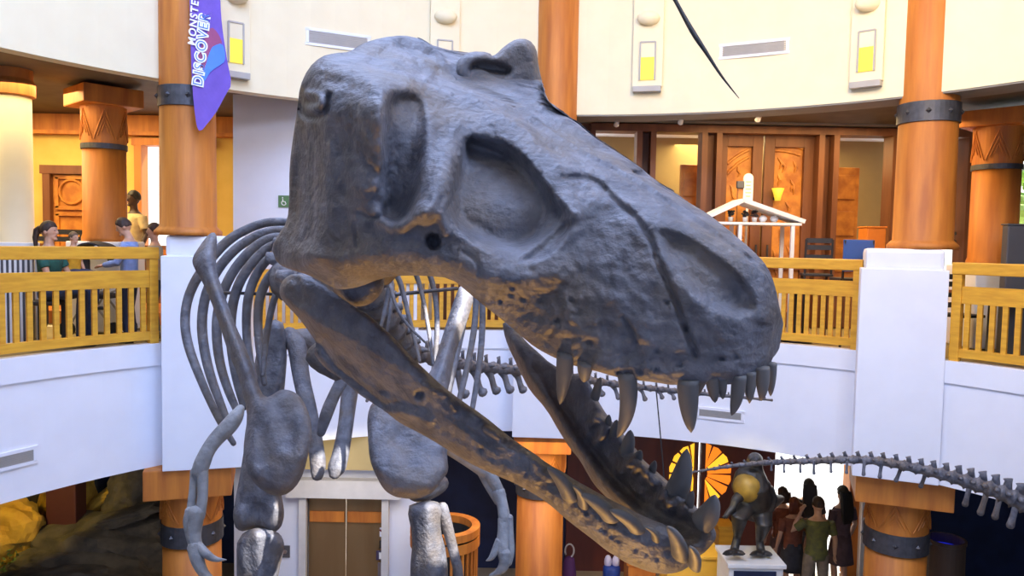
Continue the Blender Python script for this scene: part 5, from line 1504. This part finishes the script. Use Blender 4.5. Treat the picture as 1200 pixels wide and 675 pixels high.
def person(label, loc, rz, H, skin, hair_m, top_m, leg_m, sit=0.0, hair='short', arms=None, look=(0, 0), skirt=False, sleeves='short', group=None, feet=True, vox=.0085, legs=None, top_extra=None):
    """figure facing local +y with x to its right; z=0 on the floor; sit = seat height (0: standing)"""
    k = H / 1.75
    t = thing('person', label, 'person', loc, group, rz)
    MW = Matrix.Translation(Vector(loc)) @ Matrix.Rotation(rz, 4, 'Z')
    pz = .93 * k if not sit else sit + .09 * k
    def W(x, y, z): return MW @ Vector((x * k, y * k, z))
    def T(x, y, z): return W(x, y, pz + z * k)            # relative to the pelvis
    def tube(m, pts, rad, n=10, **kw): m.tube(pts, [r * k for r in rad], n, **kw)
    RM = Matrix.Rotation(rz, 3, 'Z')
    def torso(m, grow=0.0, z_lo=-.06, z_hi=.53):
        rows = [(-.10, .150, .105, 0), (-.02, .160, .112, 0), (.10, .140, .10, 0), (.22, .145, .105, .005), (.34, .165, .118, .01), (.43, .178, .108, 0), (.49, .150, .085, -.005), (.53, .075, .062, -.005), (.555, .056, .056, 0)]
        rows = [r for r in rows if z_lo - .05 <= r[0] <= z_hi + .03]
        n = 18; vs = []
        for z, rx, ry, oy in rows:
            for i in range(n):
                a = 2 * PI * i / n; vs.append(T((rx + grow) * math.cos(a), oy + (ry + grow) * math.sin(a), z))
        fs = [(j * n + i, j * n + (i + 1) % n, (j + 1) * n + (i + 1) % n, (j + 1) * n + i) for j in range(len(rows) - 1) for i in range(n)]
        fs += [tuple(reversed(range(n))), tuple((len(rows) - 1) * n + i for i in range(n))]
        m.add(vs, fs)
    # joints
    arms = arms or {}
    A = {}
    for s, nm in ((-1, 'l'), (1, 'r')):
        A[nm] = arms.get(nm, ((s * .25, -.03, .19), (s * .25, .08, -.06)))
    sh = {'l': (-.185, -.005, .455), 'r': (.185, -.005, .455)}
    L = {}
    for s, nm in ((-1, 'l'), (1, 'r')):
        if sit: L[nm] = [T(s * .09, .02, -.03), W(s * .12, .44, sit + .06 * k), W(s * .12, .42, .09 * k), W(s * .13, .56, .035 * k)]
        else:
            off = (legs or {}).get(nm, (0, 0))
            L[nm] = [T(s * .09, 0, -.03), W(s * .10 + off[0] * .5, .03 + off[1] * .5, .49 * k), W(s * .10 + off[0], -.02 + off[1], .085 * k), W(s * .12 + off[0], .14 + off[1], .03 * k)]
    # --- one continuous body
    b = MB(); torso(b)
    yaw, tilt = look
    HM = Matrix.Rotation(rz + yaw, 3, 'Z') @ Matrix.Rotation(tilt, 3, 'X')
    nk = T(0, 0, .55)
    def Hd(x, y, z): return nk + HM @ (Vector((x, y, z)) * k)
    b.tube([T(0, -.01, .50), nk, Hd(0, .01, .09)], [.062 * k, .054 * k, .056 * k], 10)
    b.ell(Hd(0, .005, .175), (.076 * k, .096 * k, .105 * k), 18, 12, HM)
    b.ell(Hd(0, .030, .105), (.054 * k, .062 * k, .062 * k), 14, 9, HM)
    b.ell(Hd(0, .098, .145), (.015 * k, .022 * k, .026 * k), 8, 6, HM)
    b.ell(Hd(0, .082, .066), (.024 * k, .022 * k, .018 * k), 8, 6, HM)
    for s in (-1, 1): b.ell(Hd(s * .079, -.002, .150), (.012 * k, .022 * k, .032 * k), 8, 6, HM)
    for nm in ('l', 'r'):
        s = -1 if nm == 'l' else 1
        el, wr = (T(*q) for q in A[nm]); S_ = T(*sh[nm])
        tube(b, [S_, S_.lerp(el, .5), el, el.lerp(wr, .4), wr], [.052, .045, .037, .036, .025])
        d = (wr - el).normalized(); sd = d.cross(Vector((0, 0, 1)))
        if sd.length < .2: sd = RM @ Vector((0, 1, 0))
        sd.normalize(); nn = d.cross(sd)
        pc = wr + d * .05 * k
        tube(b, [wr, pc, wr + d * .085 * k], [.024, .033, .031], 10, flat=.6, flat_dir=nn)
        for f, (o, ln) in enumerate(((-.027, .062), (-.009, .072), (.010, .068), (.027, .054))):
            p0 = wr + d * .078 * k + sd * o * k; cu = nn * (.012 * k)
            tube(b, [p0, p0 + d * ln * .5 * k + cu * .5, p0 + d * ln * .95 * k + cu * 2], [.0098, .009, .007], 7)
        p0 = wr + d * .03 * k - sd * .026 * k
        tube(b, [p0, p0 + d * .028 * k - sd * .022 * k, p0 + d * .056 * k - sd * .026 * k + nn * .01 * k], [.013, .011, .008], 7)
        h_, kn, an, to = L[nm]
        tube(b, [h_, h_.lerp(kn, .5), kn, kn.lerp(an, .35), an], [.086, .074, .054, .052, .036], 12)
        tube(b, [an, an.lerp(to, .5) - Vector((0, 0, .012 * k)), to], [.038, .038, .026], 10)
    body = b.build('body', skin, t, voxel=vox * max(k, .8), sm=2)
    # --- face
    for s in (-1, 1): MB().ell(Hd(s * .030, .086, .170), (.010 * k, .008 * k, .007 * k), 8, 6, HM).build('eye', EYE_M, body, smooth=True)
    MB().ell(Hd(0, .090, .104), (.022 * k, .008 * k, .007 * k), 10, 6, HM).build('mouth', LIP, body, smooth=True)
    # --- hair
    m = MB()
    vs = []; nu, nv = 22, 12
    for j in range(nv + 1):
        th = PI * .60 * j / nv
        for i in range(nu):
            a = 2 * PI * i / nu
            x, y, z = math.sin(th) * math.cos(a), math.sin(th) * math.sin(a), math.cos(th)
            front = max(0, y)
            low = 1.0 - .62 * front * smooth01(np.array([(th / PI - .18) * 4]))[0]
            zz = .178 + .118 * (z if z > 0 else z * low)
            if y > .35 and z < .32: zz = .178 + .118 * .32
            sc_ = 1.0 + .06 * math.sin(7 * a + 3 * th)
            vs.append(Hd(.090 * x * sc_, .004 + (.106 if y < 0 else .098) * y * sc_, zz))
    fs = [(j * nu + i, (j + 1) * nu + i, (j + 1) * nu + (i + 1) % nu, j * nu + (i + 1) % nu) for j in range(nv) for i in range(nu)]
    fs.append(tuple(nv * nu + i for i in range(nu)))
    m.add(vs, fs)
    if hair == 'long':
        for x in np.linspace(-.075, .075, 7):
            m.tube([Hd(x, -.055 - .02 * math.cos(x * 20), .20), Hd(x * 1.15, -.085, .08), T(x * 1.25, -.115, .46), T(x * 1.2, -.125, .34), T(x * .9, -.12, .24)], [.034 * k, .036 * k, .034 * k, .028 * k, .010 * k], 8)
    if hair == 'bob':
        for x in np.linspace(-.085, .085, 7): m.tube([Hd(x, -.05, .2), Hd(x * 1.1, -.07, .08), Hd(x * 1.05, -.06, .01)], [.034 * k, .034 * k, .016 * k], 8)
    if hair == 'tied':
        m.tube([Hd(0, -.09, .20), Hd(0, -.135, .17), Hd(.01, -.15, .08), T(.02, -.14, .44)], [.04 * k, .042 * k, .034 * k, .012 * k], 9)
    m.build('hair', hair_m, t, voxel=.011 * max(k, .7), sm=2)
    # --- clothes
    m = MB(); torso(m, .013, -.12 if not sit else -.04, .49)
    for nm in ('l', 'r'):
        el, wr = (T(*q) for q in A[nm]); S_ = T(*sh[nm])
        if sleeves == 'short': tube(m, [S_, S_.lerp(el, .35), S_.lerp(el, .72)], [.068, .064, .062], 12)
        elif sleeves == 'long': tube(m, [S_, S_.lerp(el, .5), el, el.lerp(wr, .5), el.lerp(wr, .93)], [.068, .058, .050, .047, .038], 12)
        else: tube(m, [S_, S_.lerp(el, .12)], [.066, .062], 12)
    top = m.build('shirt', top_m, t, voxel=.011 * max(k, .7), sm=3)
    m = MB()
    if skirt:
        n = 20; vs = []
        for z, rx, ry in ((.06, .155, .118), (-.08, .185, .14), (-.25, .205, .165), (-.42, .225, .19)):
            for i in range(n):
                a = 2 * PI * i / n; q = 1 + .04 * math.sin(5 * a); vs.append(T(rx * q * math.cos(a), ry * q * math.sin(a), z))
        m.add(vs, [(j * n + i, j * n + (i + 1) % n, (j + 1) * n + (i + 1) % n, (j + 1) * n + i) for j in range(3) for i in range(n)] + [tuple(reversed(range(n))), tuple(3 * n + i for i in range(n))])
        m.build('skirt', leg_m, t, smooth=True)
    else:
        torso(m, .010, -.10, .02)
        for nm in ('l', 'r'):
            h_, kn, an, to = L[nm]
            tube(m, [h_, h_.lerp(kn, .5), kn, kn.lerp(an, .5), an.lerp(kn, .06)], [.100, .090, .070, .064, .056], 12)
        m.build('trousers', leg_m, t, voxel=.012 * max(k, .7), sm=3)
    for nm in ('l', 'r'):
        h_, kn, an, to = L[nm]; d = (to - an); d.z = 0; d.normalize()
        m = MB(); c0 = an.copy(); c0.z = loc[2] + .045 * k
        tube(m, [c0 - d * .05 * k, c0 + d * .05 * k, c0 + d * .15 * k, c0 + d * .19 * k], [.045, .047, .042, .02], 10, flat=.9, flat_dir=(0, 0, 1))
        m.build('shoe', SHOE, t, smooth=True)
    return t, T, Hd, A


def head_spot(px, py, d, H, seat=None, base=None):
    """floor point under a head seen at a pixel"""
    p = at(px, py, d); return Vector((p.x, p.y, base if base is not None else 0))


# five visitors in the bright doorway, seen from behind
GREY = cloth('charcoal cloth', (.05, .05, .06)); KHAKI = cloth('khaki cloth', (.27, .22, .17)); OLIVE = cloth('olive green shirt', (.17, .17, .045), (.10, .11, .05))
RUST = cloth('rust top', (.22, .07, .04)); PLUM = cloth('dusty plum dress', (.13, .08, .09)); DARK = cloth('dark grey top', (.045, .045, .055))
Z = Vector((0, 0, 0))
q = at_y(957, 640, 11.55)
pm, *_ = person('man in olive shirt and khaki trousers in the doorway, hand raised to his ear', (q.x, 11.55, 0), .05, 1.80, SKIN_L, HAIR_BR, OLIVE, KHAKI, arms={'l': ((-.36, .05, .30), (-.22, .10, .56)), 'r': ((.27, -.02, .19), (.29, .02, -.06))}, group=None, legs={'l': (-.03, .04), 'r': (.04, -.05)})
q = at_y(985, 640, 12.25)
person('woman with long dark hair in a dusty plum dress, rightmost in the doorway', (q.x, 12.25, 0), .35, 1.76, SKIN_L, HAIR_BK, PLUM, PLUM, hair='long', skirt=True, sleeves='short')
q = at_y(945, 640, 12.6)
person('woman with long black hair in the doorway, ahead of the man in olive', (q.x, 12.6, 0), -.1, 1.76, SKIN_L, HAIR_BK, DARK, GREY, hair='long', skirt=False, sleeves='short')
q = at_y(929, 640, 12.0)
person('person with auburn hair and dark skirt, just left of the man in olive', (q.x, 12.0, 0), .1, 1.64, SKIN_L, HAIR_RD, RUST, GREY, hair='bob', skirt=True, sleeves='short')
q = at_y(915, 640, 12.45)
person('person with brown hair in a rust top, leftmost in the doorway', (q.x, 12.45, 0), .2, 1.66, SKIN_L, HAIR_BR, RUST, PLUM, hair='bob', skirt=True, sleeves='short')

# the family and the attendant on the left gallery
STEP = .19
q = head_spot(57, 276, 8.95, 1.7); TEAL = cloth('dark green shirt', (.02, .11, .085)); YEL = cloth('yellow shirt', (.75, .38, .02)); SKY = cloth('pale blue hoodie', (.28, .40, .72)); BEI = cloth('beige shirt', (.45, .42, .33)); NAVY_C = cloth('navy trousers', (.03, .05, .11)); CRM = cloth('cream yellow shirt', (.75, .62, .33))
person('seated woman in a dark green shirt with tied dark hair behind the left railing', (q.x, q.y, F2), -1.5, 1.68, SKIN_L, HAIR_BR, TEAL, NAVY_C, sit=.57, hair='tied', arms={'l': ((-.24, .10, .20), (-.12, .30, .12)), 'r': ((.24, .10, .20), (.14, .32, .12))})
q = head_spot(86, 281, 9.4, 1.0)
TOD_Z = F2 + .60
person('fair haired toddler in a yellow shirt sitting beside the seated woman', (q.x, q.y, F2 + .38), -1.75, 1.02, SKIN_L, HAIR_FR, YEL, NAVY_C, sit=.42, hair='short', vox=.010)
q = head_spot(151, 268, 9.3, 1.4)
person('standing child with brown hair in a pale blue hoodie, looking down', (q.x, q.y, F2), 1.8, 1.52, SKIN_L, HAIR_BR, SKY, NAVY_C, look=(.1, -.38), sleeves='long', arms={'l': ((-.24, .10, .20), (-.12, .30, .16)), 'r': ((.24, .10, .20), (.14, .32, .16))})
q = head_spot(181, 268, 9.75, 1.4)
person('child in a beige shirt standing half behind the left white pier', (q.x, q.y, F2), 2.0, 1.46, SKIN_L, HAIR_BR, BEI, NAVY_C, sleeves='short')
q = at(157, 240, 11.55)
MB().box((-7.5, 12.1, F2 + STEP / 2 - .01), (6.6, 1.6, STEP), 0).build('floor_dining', M['column_wood'], kind='structure')
person('attendant in a cream yellow shirt standing by the bright gallery window', (q.x, q.y, F2 + STEP), 2.6, 1.78, SKIN_D, HAIR_BK, CRM, GREY, sleeves='short')

# seats under the two sitters
def bench(label, px, d, w, dep, h, rz, matl):
    p = at(px, 300, d); p.z = F2
    t = thing('stool', label, 'stool', p, None, rz)
    MB().box((p.x, p.y, F2 + h - .025), (w, dep, .05), rz, bev=.015).build('seat', matl, t)
    for sx in (-1, 1):
        for sy2 in (-1, 1):
            x, y = sx * (w / 2 - .04), sy2 * (dep / 2 - .04)
            c, s = math.cos(rz), math.sin(rz)
            MB().box((p.x + x * c - y * s, p.y + x * s + y * c, F2 + (h - .05) / 2), (.04, .04, h - .05), rz).build('leg', matl, t)
bench('dark stool under the seated woman in green', 55, 8.95, .34, .34, .53, .2, M['black'])
bench('tall dark stool under the toddler in yellow', 86, 9.4, .26, .26, .76, .2, M['black'])

# folded-hood pushchair by the family
p = at(113, 300, 9.95); p.z = F2
t = thing('pushchair', 'black pushchair with rounded hood between the toddler and the child in blue', 'pushchair', p)
PB = mat('black pushchair cloth', (.03, .03, .034), .75)
def PC(x, y, z): return p + Vector((x, y, z))
m = MB(); n = 14; vs = []
for j, y in enumerate((-.19, 0, .19)):
    for i in range(n + 1):
        a = PI * (.02 + .80 * i / n); rr = .27 if j == 1 else .25
        for q_ in (1.0, .93): vs.append(PC(rr * q_ * math.cos(a) * 1.05, y, .96 + rr * q_ * math.sin(a)))
k = (n + 1) * 2
fs = []
for j in range(2):
    for i in range(n):
        a = j * k + i * 2
        fs += [(a, a + 2, a + 2 + k, a + k), (a + 1, a + 1 + k, a + 3 + k, a + 3)]
for j in (0, 2):
    for i in range(n): a = j * k + i * 2; fs.append((a, a + 1, a + 3, a + 2))
m.add(vs, fs).build('hood', PB, t, smooth=False)
m = MB(); m.box(PC(.02, 0, .52), (.42, .34, .06), 0, bev=.02); m.box(PC(-.2, 0, .76), (.06, .34, .46), 0, bev=.02); m.build('seat', PB, t)
m = MB()
for s in (-1, 1):
    m.tube([PC(.32, s * .2, .10), PC(0, s * .2, .52), PC(-.26, s * .2, .95), PC(-.36, s * .2, 1.06)], .014, 8)
    m.tube([PC(-.28, s * .2, .10), PC(0, s * .2, .52), PC(.2, s * .2, .6)], .014, 8)
m.tube([PC(-.36, -.2, 1.06), PC(-.36, .2, 1.06)], .018, 8)
m.build('frame', M['vent'], t)
for x in (.32, -.28):
    for s in (-1, 1):
        MB().tube([PC(x, s * .2 - .02, .10), PC(x, s * .2 + .02, .10)], .10, 16).build('wheel', M['black'], t)
